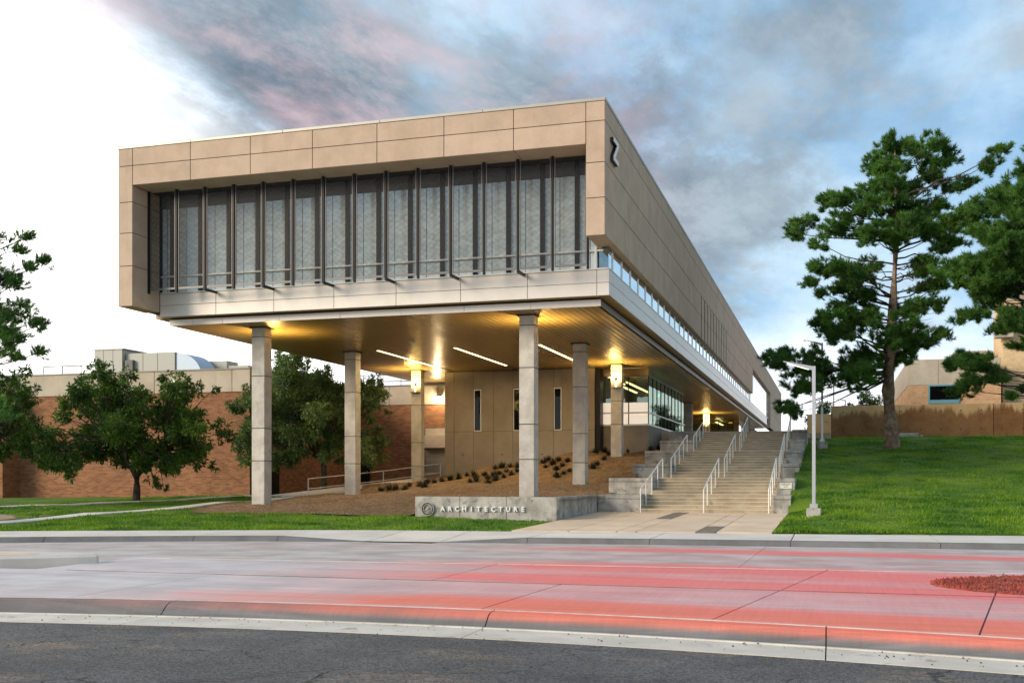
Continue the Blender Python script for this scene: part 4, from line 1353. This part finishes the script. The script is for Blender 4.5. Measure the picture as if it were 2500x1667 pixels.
box('fan_box', HVAC, HV, -40.3, -38.2, 62.6, 64.0, 7.4, 9.35, .02)
box('fan_box', HVAC, HV, -38.1, -36.6, 62.6, 64.0, 7.4, 9.0, .02)


def rail_run(name, label, pts, post_r, hts, mat, step, group=None):
    r = empty(name, pts[0], label, 'railing', group)
    for h in hts: MB().tube([(x, y, z + h) for x, y, z in pts], post_r, 8).build('rail', mat, r)
    for (a, b) in zip(pts, pts[1:]):
        a, b = Vector(a), Vector(b); n = max(1, round((b - a).length / step))
        for i in range(n + (1 if b == Vector(pts[-1]) else 0)):
            p = a + (b - a) * i / n
            MB().tube([tuple(p + Vector((0, 0, -.2))), tuple(p + Vector((0, 0, hts[0])))], post_r, 8).build('post', mat, r)
    return r


rail_run('roof_railing', 'thin dark railing on the brick roof left of the air unit', [(-46.2, 54.9, 7.7), (-43.5, 54.9, 7.7), (-41.2, 54.9, 7.7)], .035, [.70], MIDM, 1.2)
rail_run('roof_railing', 'thin dark railing on the recessed brick roof between the columns', [(-32.6, 69, 7.7), (-30, 69, 7.7), (-27, 69, 7.7)], .03, [1.05, .6], MIDM, 1.3)
rail_run('ramp_railing', 'two rail steel railing along the ramp behind the columns', [(-26.2, 50.8, .72), (-24.2, 56, 1.15), (-22.45, 60.5, 1.62)], .027, [.85, .32], GALV, 2.4)
structure(MB().hexa([(-28.2, 50.5, .2), (-26.3, 50.5, .2), (-22.4, 61, .2), (-24.3, 61, .2)], [(-28.2, 50.5, .72), (-26.3, 50.5, .72), (-22.4, 61, 1.6), (-24.3, 61, 1.6)]).build('ramp', WALK))
FLD = empty('ground_floodlight', (-36.6, 39.5, .4), 'small black floodlight in the grass at the far left', 'floodlight')
MB().tube([(-36.6, 39.5, .3), (-36.6, 39.5, .58)], .03, 8).build('stem', RUBBER, FLD)
MB().tube([(-36.75, 39.6, .66), (-36.45, 39.4, .70), (-36.40, 39.36, .71)], [.10, .15, .15], 12).build('head', RUBBER, FLD)

# ------------------------------------------------------------------ right side: walls, building, lamps
RW = empty('retaining_wall', (6, 80.3, 4.3), 'brown stained concrete retaining wall behind the pine tree', 'wall')
for a, b in zip([-.05, 4.6, 10.7, 12.6, 18, 24, 30], [4.6, 10.7, 12.6, 18, 24, 30, 36]): box('wall_panel', BROWN, RW, a + .015, b - .015, 80.30, 80.7, 3.9, 6.76, .02)
m = MB()
for a in np.arange(.8, 24, 1.3):
    for z in (5.0, 6.3): m.tube([(a, 80.31, z), (a, 80.285, z)], .05, 8)
tag(m.build('tie_hole', RUBBER, RW), kind='stuff')
OW = empty('orange_wall', (-1.2, 84, 4.4), 'short orange concrete wall left of the brown wall', 'wall')
box('wall_panel', ORANGE, OW, -1.75, 1.2, 84.0, 84.4, 4.3, 6.4, .02)
for X in (-1.2, -.35):
    for z in (4.9, 5.8): MB().tube([(X, 84.01, z), (X, 83.985, z)], .045, 8).build('tie_hole', RUBBER, OW)
LW = empty('low_wall', (-.8, 70, 3.6), 'low tan concrete wall at the head of the lawn bank', 'wall')
box('wall_panel', TAN, LW, -1.34, -.05, 70.0, 70.35, 3.2, 4.36, .015)
box('cap_course', ORANGE, LW, -1.34, -.03, 69.98, 70.37, 4.365, 4.56, .015)
BL = empty('concrete_block', (4.35, 74, 4.1), 'low grey concrete block lying against the brown wall', 'block')
box('block_body', CONCW, BL, 3.9, 5.6, 76.6, 77.1, 4.1, 4.62, .03)
box('block_end', CONCW, BL, 5.62, 5.85, 76.7, 77.15, 4.1, 4.50, .03)

TB = empty('tan_brick_building', (9, 90, 4.4), 'tan brick building with concrete upper storey and teal window', 'building')
MB().box(5.81, 12.5, 90, 118, 3, 8.88).build('brick_wall', BRICKT, TB)
for a, b in zip([5.81, 8.0, 10.2], [8.0, 10.2, 12.5]): box('upper_panel', TAN, TB, a + .01, b - .01, 89.97, 90.4, 8.89, 10.9, .015)
for a, b in zip([90.41, 97, 104, 111], [97, 104, 111, 118]): box('upper_panel', TAN, TB, 5.78, 6.2, a + .01, b - .01, 8.89, 10.9, .015)
MB().box(6.2, 12.5, 90.4, 118, 8.9, 10.6).build('roof', TAN, TB)
w_ = box('window', TEAL, TB, 7.26, 9.55, 89.90, 90.05, 7.40, 8.90, .02)
box('pane', SLOTGL, w_, 7.38, 9.43, 89.89, 89.899, 7.72, 8.78, 0)
box('roof_box', TAN, TB, 9.6, 12.3, 94, 97, 10.6, 11.9, .02)
TT = empty('cream_tower', (17, 92, 4.4), 'tall cream brick tower block at the right edge behind the pine', 'building')
MB().box(12.9, 24, 92, 97, 3, 17).build('wall', BRICKC, TT)
box('balcony', TAN, TT, 12.3, 13.6, 91.4, 92.4, 12.6, 13.8, .02)
box('string_course', TAN, TT, 12.86, 24, 91.9, 91.99, 15.5, 16.1, .02)
for X in (14.5, 17.5, 20.5):
    for z in (6, 9.5, 13, 17):
        w_ = box('window', ALU, TT, X, X + 1.3, 91.93, 91.995, z, z + 1.7, .02); box('pane', SLOTGL, w_, X + .08, X + 1.22, 91.92, 91.929, z + .08, z + 1.62, 0)


def street_lamp(X, Y, zb, h, foot, label, arm=1.0, lit=LEDW, dirx=-1):
    s = empty('street_lamp', (X, Y, zb), label, 'lamp post', 'square lamp posts along the stairs')
    if foot == 'block': box('footing', CONCW, s, X - .24, X + .24, Y - .24, Y + .24, zb - .4, zb + .26, .03)
    else: MB().tube([(X, Y, zb - .4), (X, Y, zb + .50)], .30, 16).build('footing', CONCW, s)
    zf = zb + (.26 if foot == 'block' else .50)
    box('base_cover', GALV, s, X - .13, X + .13, Y - .13, Y + .13, zf, zf + .15, .01)
    box('pole', GALV, s, X - .058, X + .058, Y - .058, Y + .058, zf + .15, zb + h, .008)
    d = dirx
    m = MB(); zt = zb + h
    a, b = X - .06 * d * -1, X + d * arm
    m.hexa([(X + .058 * d, Y - .058, zt - .14), (X + .058 * d, Y + .058, zt - .14), (b, Y + .13, zt + .17), (b, Y - .13, zt + .17)],
           [(X + .058 * d, Y - .058, zt), (X + .058 * d, Y + .058, zt), (b, Y + .13, zt + .195), (b, Y - .13, zt + .195)])
    hd = m.build('arm', GALV, s)
    m = MB(); q = lambda t, dz: (X + d * (.058 + (arm - .058) * t), zt - .14 + .31 * t + dz)
    (xa, za), (xb, zb2) = q(.12, -.006), q(.86, -.006)
    m.hexa([(xa, Y - .04, za - .006), (xa, Y + .04, za - .006), (xb, Y + .07, zb2 - .006), (xb, Y - .07, zb2 - .006)], [(xa, Y - .04, za), (xa, Y + .04, za), (xb, Y + .07, zb2), (xb, Y - .07, zb2)])
    m.build('led_strip', lit, hd)
    return s


street_lamp(-.57, 37.7, bank_h(-.57, 37.7), 5.05, 'block', 'tall square grey lamp post on the lawn beside the stairs')
street_lamp(-.5, 62.4, bank_h(-.5, 62.4) - .1, 6.0, 'round', 'grey lamp post on a round concrete footing higher up the bank')
street_lamp(.2, 104, 4.41, 6.6, 'block', 'distant lamp post behind the orange wall with arm to the right', 1.6, LEDW, 1)
street_lamp(1.4, 118, 4.41, 5.4, 'block', 'shorter distant lamp post behind the orange wall with arm to the left', 1.6, LEDW, -1)

# ------------------------------------------------------------------ vegetation
RV = np.array([math.cos(math.radians(16.549)), math.sin(math.radians(16.549)), 0])   # the trees' broad side
DV = np.array([-RV[1], RV[0], 0])
# foliage masses of each tree: (sideways, height, radius) in metres from the foot of its trunk
P1 = [(-0.2, 16.7, 0.83), (0.8, 16.9, 0.6), (0.4, 16.1, 0.68), (-1, 15.1, 0.6), (1.4, 16.1, 0.83), (-0.1, 15.1, 0.75), (1.1, 14.3, 0.9), (2.2, 15.4, 0.6), (2.7, 15.1, 0.75), (4, 14.8, 0.6), (-4.4, 13, 0.68), (-3.5, 13.6, 0.68), (-2.5, 13.9, 0.75), (-1.7, 13, 0.9), (-0.7, 13.6, 0.9), (-2.9, 12.1, 0.9), (-3.8, 11.4, 0.45), (0.4, 13.1, 0.9), (1.7, 13.1, 0.9), (2.9, 13.6, 0.75), (3.5, 14.2, 0.6), (3.1, 12.1, 0.9), (3.7, 11.4, 0.75), (2.3, 11.6, 0.9), (1.1, 11.4, 0.9), (-0.2, 11.3, 0.9), (-1.6, 11.6, 0.9), (-4.4, 9.6, 0.6), (-3.5, 9.6, 0.75), (-2.3, 9.6, 0.83), (-1.1, 10.1, 0.9), (-2.9, 8.7, 0.68), (-4.3, 8.4, 0.38), (-1.7, 8.4, 0.75), (2.3, 10.2, 0.75), (1.4, 9.6, 0.6), (3.1, 9.2, 0.53), (2.3, 9, 0.6), (1.4, 7.7, 0.75), (0.5, 7.5, 0.6), (-1, 7.7, 0.6), (-2.9, 7.8, 0.6), (-5.5, 5.4, 0.75), (-4.3, 6.8, 0.68), (-3.2, 6.3, 0.9), (-1.9, 6.9, 0.9), (-0.7, 6, 1.2), (0.4, 6, 0.9), (1.1, 5.6, 0.75), (2.2, 6.2, 0.6), (-5.9, 4.8, 0.53), (-4.7, 4.4, 0.9), (-3.4, 4.2, 0.9), (-2.2, 4.5, 0.9), (-1.6, 5.1, 0.9), (-5.2, 3.3, 0.75), (-5.8, 2.4, 0.53), (-5, 2.1, 0.45), (-2.9, 3.5, 0.75), (0.5, 5, 0.75)]
P2 = [(-2.2, 14.9, 0.57), (-1.9, 14, 0.86), (-2.7, 13, 0.71), (-1.7, 12.7, 1), (-3.7, 11.3, 0.71), (-2.5, 11.1, 1), (-1.7, 11.1, 0.86), (-4.2, 9.9, 0.71), (-3.1, 9.6, 1), (-1.9, 9.3, 1), (-4.5, 8.4, 0.71), (-3.5, 8.1, 0.86), (-2.4, 8, 0.86), (-4.8, 7, 0.57), (-3.9, 6.7, 0.71), (-1.7, 7.3, 0.71), (-4.5, 4.6, 0.71), (-3.7, 4.4, 0.57), (-5.2, 4.7, 0.57), (-3.4, 3.9, 0.43), (-2.9, 3, 0.36), (-1.8, 3.3, 0.57), (-1.7, 1.7, 0.5), (-1.9, 5.1, 0.57), (-2.7, 5.6, 0.57), (-4.4, 12.4, 0.43), (-3.8, 11.9, 0.57), (-0.8, 15.6, 0.86), (-0.2, 14.1, 1), (0.6, 12.6, 1), (-0.5, 11.3, 1), (1.2, 10.9, 1), (-0.2, 9.3, 1), (1.5, 8.7, 1), (-0.5, 7.6, 0.86), (0.9, 6.7, 0.86), (-0.8, 4.4, 0.71), (1.5, 4.7, 0.86)]
P3 = [(2.1, 9.2, 0.17), (2.3, 8.6, 0.26), (2.2, 8.2, 0.26), (2.3, 7.9, 0.17), (2.9, 8.7, 0.13), (2.7, 8.5, 0.13), (2.3, 9.6, 0.11), (2.6, 7.2, 0.22), (2.3, 6.8, 0.26), (2.7, 6.6, 0.26), (3.1, 6.6, 0.17), (2.3, 6.3, 0.22), (2.6, 6.1, 0.22), (3, 5.7, 0.13), (2.2, 5.5, 0.17), (2.1, 5.9, 0.22), (1.8, 9.3, 0.26), (1.5, 8.8, 0.31), (1.7, 8.1, 0.31), (1.4, 7.5, 0.35), (1.8, 7.2, 0.26), (1.7, 6.6, 0.31), (1.4, 6.4, 0.35), (1.8, 5.8, 0.26), (1, 8.3, 0.39), (0.8, 7, 0.39), (1, 9.4, 0.35), (1.2, 5.7, 0.31), (2, 3.9, 0.2), (1.8, 3.5, 0.22)]
T1 = [(-1.3, 6.3, 0.38), (-0.8, 6, 0.41), (-1.5, 5.8, 0.34), (-2.4, 5.8, 0.24), (-2.2, 5.3, 0.34), (-2.8, 5.3, 0.27), (-1.8, 5.1, 0.48), (-0.9, 5.2, 0.55), (-0.3, 5.4, 0.41), (0.2, 5.6, 0.34), (0.2, 5.1, 0.41), (1.6, 6, 0.27), (2, 5.6, 0.41), (2.5, 5.8, 0.31), (2.5, 5.2, 0.41), (3.1, 5.4, 0.31), (3.6, 5.5, 0.2), (1.8, 4.8, 0.41), (1.1, 4.8, 0.41), (-3.5, 4.7, 0.34), (-3, 4.8, 0.38), (-2.5, 4.5, 0.48), (-1.7, 4.4, 0.55), (-0.8, 4.4, 0.61), (0.1, 4.4, 0.55), (0.9, 4.2, 0.55), (1.7, 4.1, 0.55), (2.5, 4.1, 0.48), (-3.4, 4.1, 0.34), (-3.9, 4.2, 0.27), (-3.6, 3.3, 0.41), (-4, 3, 0.41), (-3, 3.3, 0.48), (-2.2, 3.4, 0.55), (-1.3, 3.4, 0.61), (-0.3, 3.4, 0.61), (0.6, 3.4, 0.61), (1.6, 3.3, 0.55), (2.5, 3.3, 0.55), (3.4, 3.4, 0.41), (4, 3.6, 0.38), (4.2, 3.1, 0.31), (-4.3, 2.5, 0.38), (-3.7, 2.5, 0.48), (-2.8, 2.5, 0.55), (-1.8, 2.5, 0.55), (-0.9, 2.5, 0.55), (0.1, 2.5, 0.55), (1, 2.5, 0.55), (2, 2.5, 0.55), (2.8, 2.5, 0.48), (3.5, 2.7, 0.34), (-4.8, 2.1, 0.27), (-4.3, 1.9, 0.31), (-3.5, 1.8, 0.41), (-2.8, 1.8, 0.34), (-3.3, 1.2, 0.27), (-1.9, 1.9, 0.41), (-1, 1.9, 0.34), (-0, 2, 0.34), (0.8, 1.8, 0.41), (1.6, 1.7, 0.41), (1.2, 1.1, 0.27), (1, 0.8, 0.17), (2.3, 1.9, 0.41), (3.1, 1.9, 0.34), (3.5, 1.7, 0.2)]
T2 = [(0.7, 6, 0.25), (1.3, 5.9, 0.31), (1.8, 6.1, 0.25), (0.9, 5.5, 0.38), (1.6, 5.5, 0.38), (2.1, 5.6, 0.31), (2.6, 5.4, 0.25), (2.8, 5, 0.22), (0.9, 4.9, 0.44), (1.7, 4.9, 0.44), (2.3, 5, 0.35), (0.9, 4.2, 0.44), (1.6, 4.2, 0.44), (2.2, 4.4, 0.31), (2.6, 4.5, 0.22), (0.9, 3.5, 0.44), (1.6, 3.5, 0.44), (2.2, 3.6, 0.38), (2.8, 3.4, 0.25), (0.8, 2.8, 0.44), (1.5, 2.7, 0.38), (2.1, 2.8, 0.31), (1.2, 2.3, 0.28), (1.8, 2.3, 0.25), (0.2, 5.9, 0.38), (0, 5.1, 0.44), (-0.4, 4.5, 0.5), (0, 3.8, 0.5), (-0.6, 3.3, 0.5), (0, 2.8, 0.44), (-0.7, 4.9, 0.44), (0.7, 6.7, 0.13), (0.8, 6.4, 0.19)]
T3 = [(-2.1, 7.5, 0.36), (-1.6, 7.3, 0.4), (-1, 7.2, 0.36), (-2.3, 7.1, 0.32), (-0.1, 7, 0.28), (0, 6.6, 0.36), (-2.2, 6.6, 0.48), (-1.4, 6.6, 0.56), (-0.8, 6.5, 0.48), (-0.3, 6.2, 0.48), (-2.4, 5.8, 0.56), (-1.6, 5.8, 0.64), (-0.8, 5.8, 0.64), (0, 5.8, 0.64), (0.7, 5.6, 0.48), (-2.6, 5, 0.56), (-1.8, 5, 0.64), (-1, 5, 0.64), (-0.1, 5, 0.64), (0.7, 5, 0.56), (-3.6, 5, 0.48), (-4.2, 5.4, 0.36), (-4.3, 5.8, 0.24), (-4.5, 4.8, 0.4), (-3.8, 4.2, 0.48), (-4.3, 3.7, 0.44), (-3.6, 3.4, 0.48), (-4.3, 3, 0.44), (-3.8, 2.6, 0.44), (-4.3, 1.9, 0.36), (-3.8, 1.8, 0.32), (-2.4, 4.1, 0.64), (-1.4, 4.2, 0.64), (-0.5, 4.2, 0.64), (0.3, 4.2, 0.64), (-2.4, 3.2, 0.64), (-1.4, 3.3, 0.64), (-0.5, 3.3, 0.56), (0.5, 3.4, 0.56), (0.8, 2.6, 0.48), (-2.4, 2.5, 0.56), (-1.6, 2.5, 0.48), (-1, 2.2, 0.36), (-0.3, 2.4, 0.4), (0.4, 2.1, 0.36), (1, 1.8, 0.28), (-1.9, 1.8, 0.4), (-2.5, 1.8, 0.4), (1.3, 4.3, 0.48), (2, 5.8, 0.4), (2.7, 6, 0.4), (3.2, 6.3, 0.2), (2.8, 5.5, 0.4), (3.6, 5.4, 0.2), (2.3, 5, 0.48), (2.9, 4.8, 0.36), (3.5, 4.7, 0.2), (2.4, 4.2, 0.36), (2.6, 3.7, 0.28), (2.1, 3.3, 0.48), (2.8, 2.6, 0.4), (3.2, 2.9, 0.28), (3.5, 3, 0.16), (2.4, 1.9, 0.4), (3.1, 2.1, 0.28), (2.7, 1.6, 0.24)]
TUFTS = [(-19.9, 55.2), (-19.5, 55.4), (-19.3, 56.2), (-18.9, 56.2), (-18.2, 56), (-18.5, 55.4), (-18.1, 54.3), (-18.3, 53.8), (-17.7, 55), (-17.2, 53.5), (-17.1, 54.5), (-17.5, 55.5), (-18, 57.3), (-17.7, 57.6), (-17.3, 55.8), (-17, 56.2), (-16.8, 55), (-16.5, 55.4), (-17.2, 57.6), (-16.3, 55.9), (-16.6, 57), (-15.1, 56.9), (-14.7, 55.8), (-15, 57.5), (-14.4, 56.2), (-14.2, 56.7), (-13.7, 55.5), (-13.9, 55), (-13.2, 53.8), (-13.4, 53.1), (-13.6, 56.3), (-13, 54.2), (-11.9, 54.8), (-11.8, 55.4), (-11.6, 56.3), (-12.8, 59.8), (-12.1, 59.9), (-11.3, 61.6), (-21.7, 51.8), (-20.2, 49.4), (-21.3, 52.7), (-20.4, 51.9), (-19.3, 49.7), (-20.6, 53.5), (-20.2, 53.5), (-22.2, 52.1), (-22.7, 52.2), (-20.2, 54.7), (-19.9, 55.2), (-12.4, 60.2), (-9.6, 62.3), (-10.2, 62), (-9.9, 61.2)]


def rand_dir(n):
    v = rng.normal(size=(n, 3))
    return v / np.linalg.norm(v, axis=1)[:, None]


def limb(m, a, b, r0, r1, sag=.0, n=5, wig=.06):
    a, b = np.array(a), np.array(b)
    L = np.linalg.norm(b - a)
    pts = []
    for i in range(n + 1):
        t = i / n
        p = a + (b - a) * t + np.array([0, 0, sag * L * math.sin(math.pi * t)])
        if 0 < i < n: p = p + rng.normal(size=3) * wig * L * .5
        pts.append(tuple(p))
    m.tube(pts, [r0 + (r1 - r0) * i / n for i in range(n + 1)], 6, False)
    return pts


def clump_points(spec, base, depthk, seed):
    r_ = np.random.default_rng(seed)
    out = []
    half = {}
    for s, h, r in spec:
        d = r_.normal() * depthk
        out.append((np.array(base) + RV * s + DV * d + np.array([0, 0, h]), r))
    return out


def leaf_cloud(centres, per, size, droop, shell=.75):
    """leaf blades (two triangles each) around every foliage mass, gathered in sprays"""
    out = []
    for c, r in centres:
        ns = max(4, int(30 * (r / .5) ** 2))
        dirs = rand_dir(ns)
        dirs[:, 2] *= .85
        sp = c + dirs * (r * (rng.random(ns) ** .45)[:, None]) * 1.22
        k = per
        P = np.repeat(sp, k, 0) + rng.normal(size=(ns * k, 3)) * r * .20
        n = len(P)
        d = rand_dir(n) * .8 + np.repeat(dirs, k, 0) * .7; d[:, 2] -= droop
        d /= np.linalg.norm(d, axis=1)[:, None]
        s = np.cross(d, rand_dir(n)); s /= np.linalg.norm(s, axis=1)[:, None] + 1e-9
        L = size * rng.uniform(.45, 1.5, n)[:, None]; W = L * .34
        a, b, e, f = P, P + d * L * .5 + s * W * .5, P + d * L, P + d * L * .5 - s * W * .5
        out.append(np.stack([a, b, e, f], 1).reshape(-1, 3))
    return np.concatenate(out)


def broadleaf(name, label, base, spec, depthk, fork, mat, seed, per=21, size=.19, group='broadleaf trees before the brick building'):
    t = empty(name, base, label, 'tree', group)
    base = np.array(base, float)
    cs = clump_points(spec, base, depthk, seed)
    extra = [(c + DV * rng.normal() * depthk * 1.1 + RV * rng.normal() * .2, r * .95) for c, r in cs if r > .38]
    cs = cs + extra
    tr = MB()
    top = base + np.array([0, 0, fork])
    tr.tube([tuple(base + np.array([0, 0, -.3])), tuple(base + np.array([.0, 0, .12])), tuple(base + np.array([.03, 0, fork * .6])), tuple(top)], [.30, .19, .16, .17], 9)
    mains = []
    for a in np.linspace(0, 6.28, 7)[:-1]:
        sp = 1.0
        e = top + (RV * math.cos(a) * 1.4 + DV * math.sin(a) * 1.0) * sp + np.array([0, 0, rng.uniform(1.1, 2.0)])
        limb(tr, top - np.array([0, 0, .1]), e, .11, .06, .04); mains.append(e)
    mains = np.array(mains)
    for c, r in cs:
        j = np.argmin(np.linalg.norm(mains - c, axis=1))
        limb(tr, mains[j], c, .045, .012, .05, 4)
        for q in range(3): limb(tr, c - rand_dir(1)[0] * r * .2, c + rand_dir(1)[0] * r * .9, .012, .004, 0, 2)
    tr.build('trunk', BARKD, t, smooth=True)
    fast_obj('crown', leaf_cloud(cs, per, size, .35), mat, t, 4, tuple(base))
    return t


def needles(tips, dirs, n, L, wid, spread):
    k = len(tips)
    P = np.repeat(tips, n, 0)
    D = np.repeat(dirs, n, 0) + rng.normal(size=(k * n, 3)) * spread
    D /= np.linalg.norm(D, axis=1)[:, None]
    P = P - np.repeat(dirs, n, 0) * (rng.random(k * n) * L * .9)[:, None]
    s = np.cross(D, rand_dir(k * n)); s /= np.linalg.norm(s, axis=1)[:, None] + 1e-9
    l = L * rng.uniform(.65, 1.2, k * n)[:, None]
    return np.stack([P - s * wid, P + s * wid, P + D * l], 1).reshape(-1, 3)


def pine(name, label, base, spec, trunk, rad, depthk, mat, seed, dens=1.0, low=2.0, L=.25, wid=.0145, bare=36):
    t = empty(name, base, label, 'tree', 'pine trees')
    base = np.array(base, float)
    tp = [tuple(base + RV * s + np.array([0, 0, h])) for s, h in trunk]
    tr = MB(); tr.tube(tp, rad, 12)
    tr.build('trunk', BARK, t, smooth=True)
    hs = np.array([h for s, h in trunk]); ss = np.array([s for s, h in trunk])
    axis = lambda h: base + RV * float(np.interp(h, hs, ss)) + np.array([0, 0, h])
    cs = clump_points(spec, base, depthk, seed)
    if base[0] > 8: cs = cs + [(c + DV * .4 + RV * rng.normal() * .8 + np.array([0, 0, rng.normal() * .6]), r) for c, r in cs if r > .6]
    if base[0] < -20: cs = [(c, r * 1.5) for c, r in cs]
    cs += [(c + DV * rng.choice([-1, 1]) * depthk * rng.uniform(.7, 1.6) + np.array([0, 0, rng.normal() * .3]), r * .9) for c, r in cs if r > .5]
    br = MB(); tips, dirs = [], []
    for c, r in cs:
        h = max(low + rng.uniform(0, .9), c[2] - base[2] - .28 * abs(np.dot(c - base, RV)) - rng.uniform(.0, .5))
        h = min(h, hs[-1] - .3)
        a = axis(h)
        pts = limb(br, a, c, .022 + .008 * np.linalg.norm(c - a), .010, -.03, 5, .05)
        out = c - a; out[2] *= .3; out /= np.linalg.norm(out) + 1e-6
        # each foliage mass is a handful of smaller sprays with gaps between
        nsub = int(max(7, 19 * (r / .7) ** 1.5))
        for sc in c + rand_dir(nsub) * np.array([1, 1, .62]) * (r * rng.uniform(.2, 1.3, nsub))[:, None]:
            ns = int(max(5, 11 * dens * rng.uniform(.5, 1.5)))
            d = rand_dir(ns); d[:, 2] = d[:, 2] * .6 + .25
            d /= np.linalg.norm(d, axis=1)[:, None]
            tp_ = sc + d * (rng.uniform(.18, .34) * (rng.random(ns) ** .5))[:, None]
            g = d * .8 + out * .5; g[:, 2] += .45; g /= np.linalg.norm(g, axis=1)[:, None]
            tips.append(tp_); dirs.append(g)
            br.tube([tuple(c + (sc - c) * .05), tuple(sc)], [.014, .008], 3, False)
            for q in range(0, ns, 4): br.tube([tuple(sc), tuple(tp_[q])], [.008, .005], 3, False)
    for i in range(bare):
        h = rng.uniform(.25, .9) * hs[-1]; a = axis(h); ang = rng.uniform(0, 6.28)
        l = rng.uniform(.8, 2.6)
        e = a + (RV * math.cos(ang) + DV * math.sin(ang)) * l + np.array([0, 0, rng.uniform(-.5, .6)])
        limb(br, a, e, .03, .006, .03, 4, .12)
    br.build('branches', BARKD, t)
    V = needles(np.concatenate(tips), np.concatenate(dirs), 22, L, wid, .55)
    fast_obj('crown', V, mat, t, 3, tuple(base))
    return t


broadleaf('broadleaf_tree', 'dark leafy tree with a forked trunk standing alone on the left lawn', (-32.22, 44.67, lawn_h(-32.22, 44.67)), T1, 1.2, 1.25, LEAF, 3)
broadleaf('broadleaf_tree', 'dark leafy tree cut off by the left picture edge', (-35.9, 37.9, lawn_h(-35.9, 37.9)), T2, 1.0, 1.5, LEAF, 4)
broadleaf('broadleaf_tree', 'greyer green leafy tree between the two left columns', (-27.17, 54.52, .8), T3, 1.3, 1.7, LEAFL, 5)
pine('pine_tree', 'tall pine with a thick bare trunk on the right lawn bank', (3.19, 62.5, bank_h(3.19, 62.5) - .05), P1,
     [(0, -.4), (0, .25), (-.1, 1.5), (-.22, 3.2), (-.1, 5.5), (.05, 8), (.2, 11), (.2, 14), (.15, 16.9)], [.52, .42, .37, .35, .30, .24, .16, .09, .03], 1.5, PINE, 11, 1.0, 3.6)
pine('pine_tree', 'large dark pine reaching in from the right picture edge', (11.4, 57.2, bank_h(11.4, 57.2) - .05), P2,
     [(0, -.4), (0, .3), (.1, 3), (.1, 7), (0, 11), (-.2, 15.3)], [.55, .45, .38, .28, .17, .04], 1.5, PINE, 12, 1.0, 2.6)
pine('pine_tree', 'pine whose branch ends show at the left picture edge', (-28.1, 28.8, lawn_h(-28.1, 28.8)), P3,
     [(0, -.4), (0, .3), (0, 4), (0, 8), (0, 10.4)], [.35, .28, .22, .12, .03], .45, PINE, 13, .55, 2.0, .20, .010, 12)
FARP = [(-1.2, 2.2, .6), (0, 2.6, .7), (1.1, 2.3, .6), (-.8, 3.2, .6), (.5, 3.6, .6), (0, 4.4, .5), (1.8, 2.9, .5), (-1.9, 3.0, .45), (2.4, 2.2, .5), (-2.4, 2.0, .5), (1.2, 4.0, .5)]
for X, Y, k, lab in ((2.6, 100, 1.0, 'rounded green tree just above the brown wall left of the pine'), (-1.3, 128, .9, 'slender distant tree at the end of the long side wall')):
    broadleaf('broadleaf_tree', lab, (X, Y, 4.4), [(s * (k if k == 1 else .35), h * (1 if k == 1 else 1.25), r * 1.0) for s, h, r in FARP], .6, 1.5, PINEL if k == 1 else LEAF, 21, 8, .26, 'distant trees on the terrace')

# clumps of dark ornamental grass on the gravel slope
k = 70
a = rng.uniform(0, 6.28, k); le = rng.uniform(.25, .42, k); inc = rng.uniform(.1, 1.25, k)
tipx, tipy, tipz = np.cos(a) * le * np.sin(inc), np.sin(a) * le * np.sin(inc), le * np.cos(inc) * .9 + .02
w = .02
b0 = np.stack([np.cos(a) * .06 - np.sin(a) * w, np.sin(a) * .06 + np.cos(a) * w, np.full(k, -.03)], -1)
b1 = np.stack([np.cos(a) * .06 + np.sin(a) * w, np.sin(a) * .06 - np.cos(a) * w, np.full(k, -.03)], -1)
tuft_me = fast_mesh('grass_clump', np.stack([b0, b1, np.stack([tipx, tipy, tipz], -1)], 1).reshape(-1, 3), TUFT)
for i, (x, y) in enumerate(TUFTS):
    o = bpy.data.objects.new('grass_clump', tuft_me)
    link(o, None, (x, y, gravel_h(x, y)))
    s = random.uniform(1.0, 1.5)
    o.scale = (s, s, s * random.uniform(.65, .85)); o.rotation_euler[2] = random.uniform(0, 6.28)
    tag(o, 'small dark clump of ornamental grass on the brown gravel slope', 'grass clump', 'grass clumps on the gravel slope')
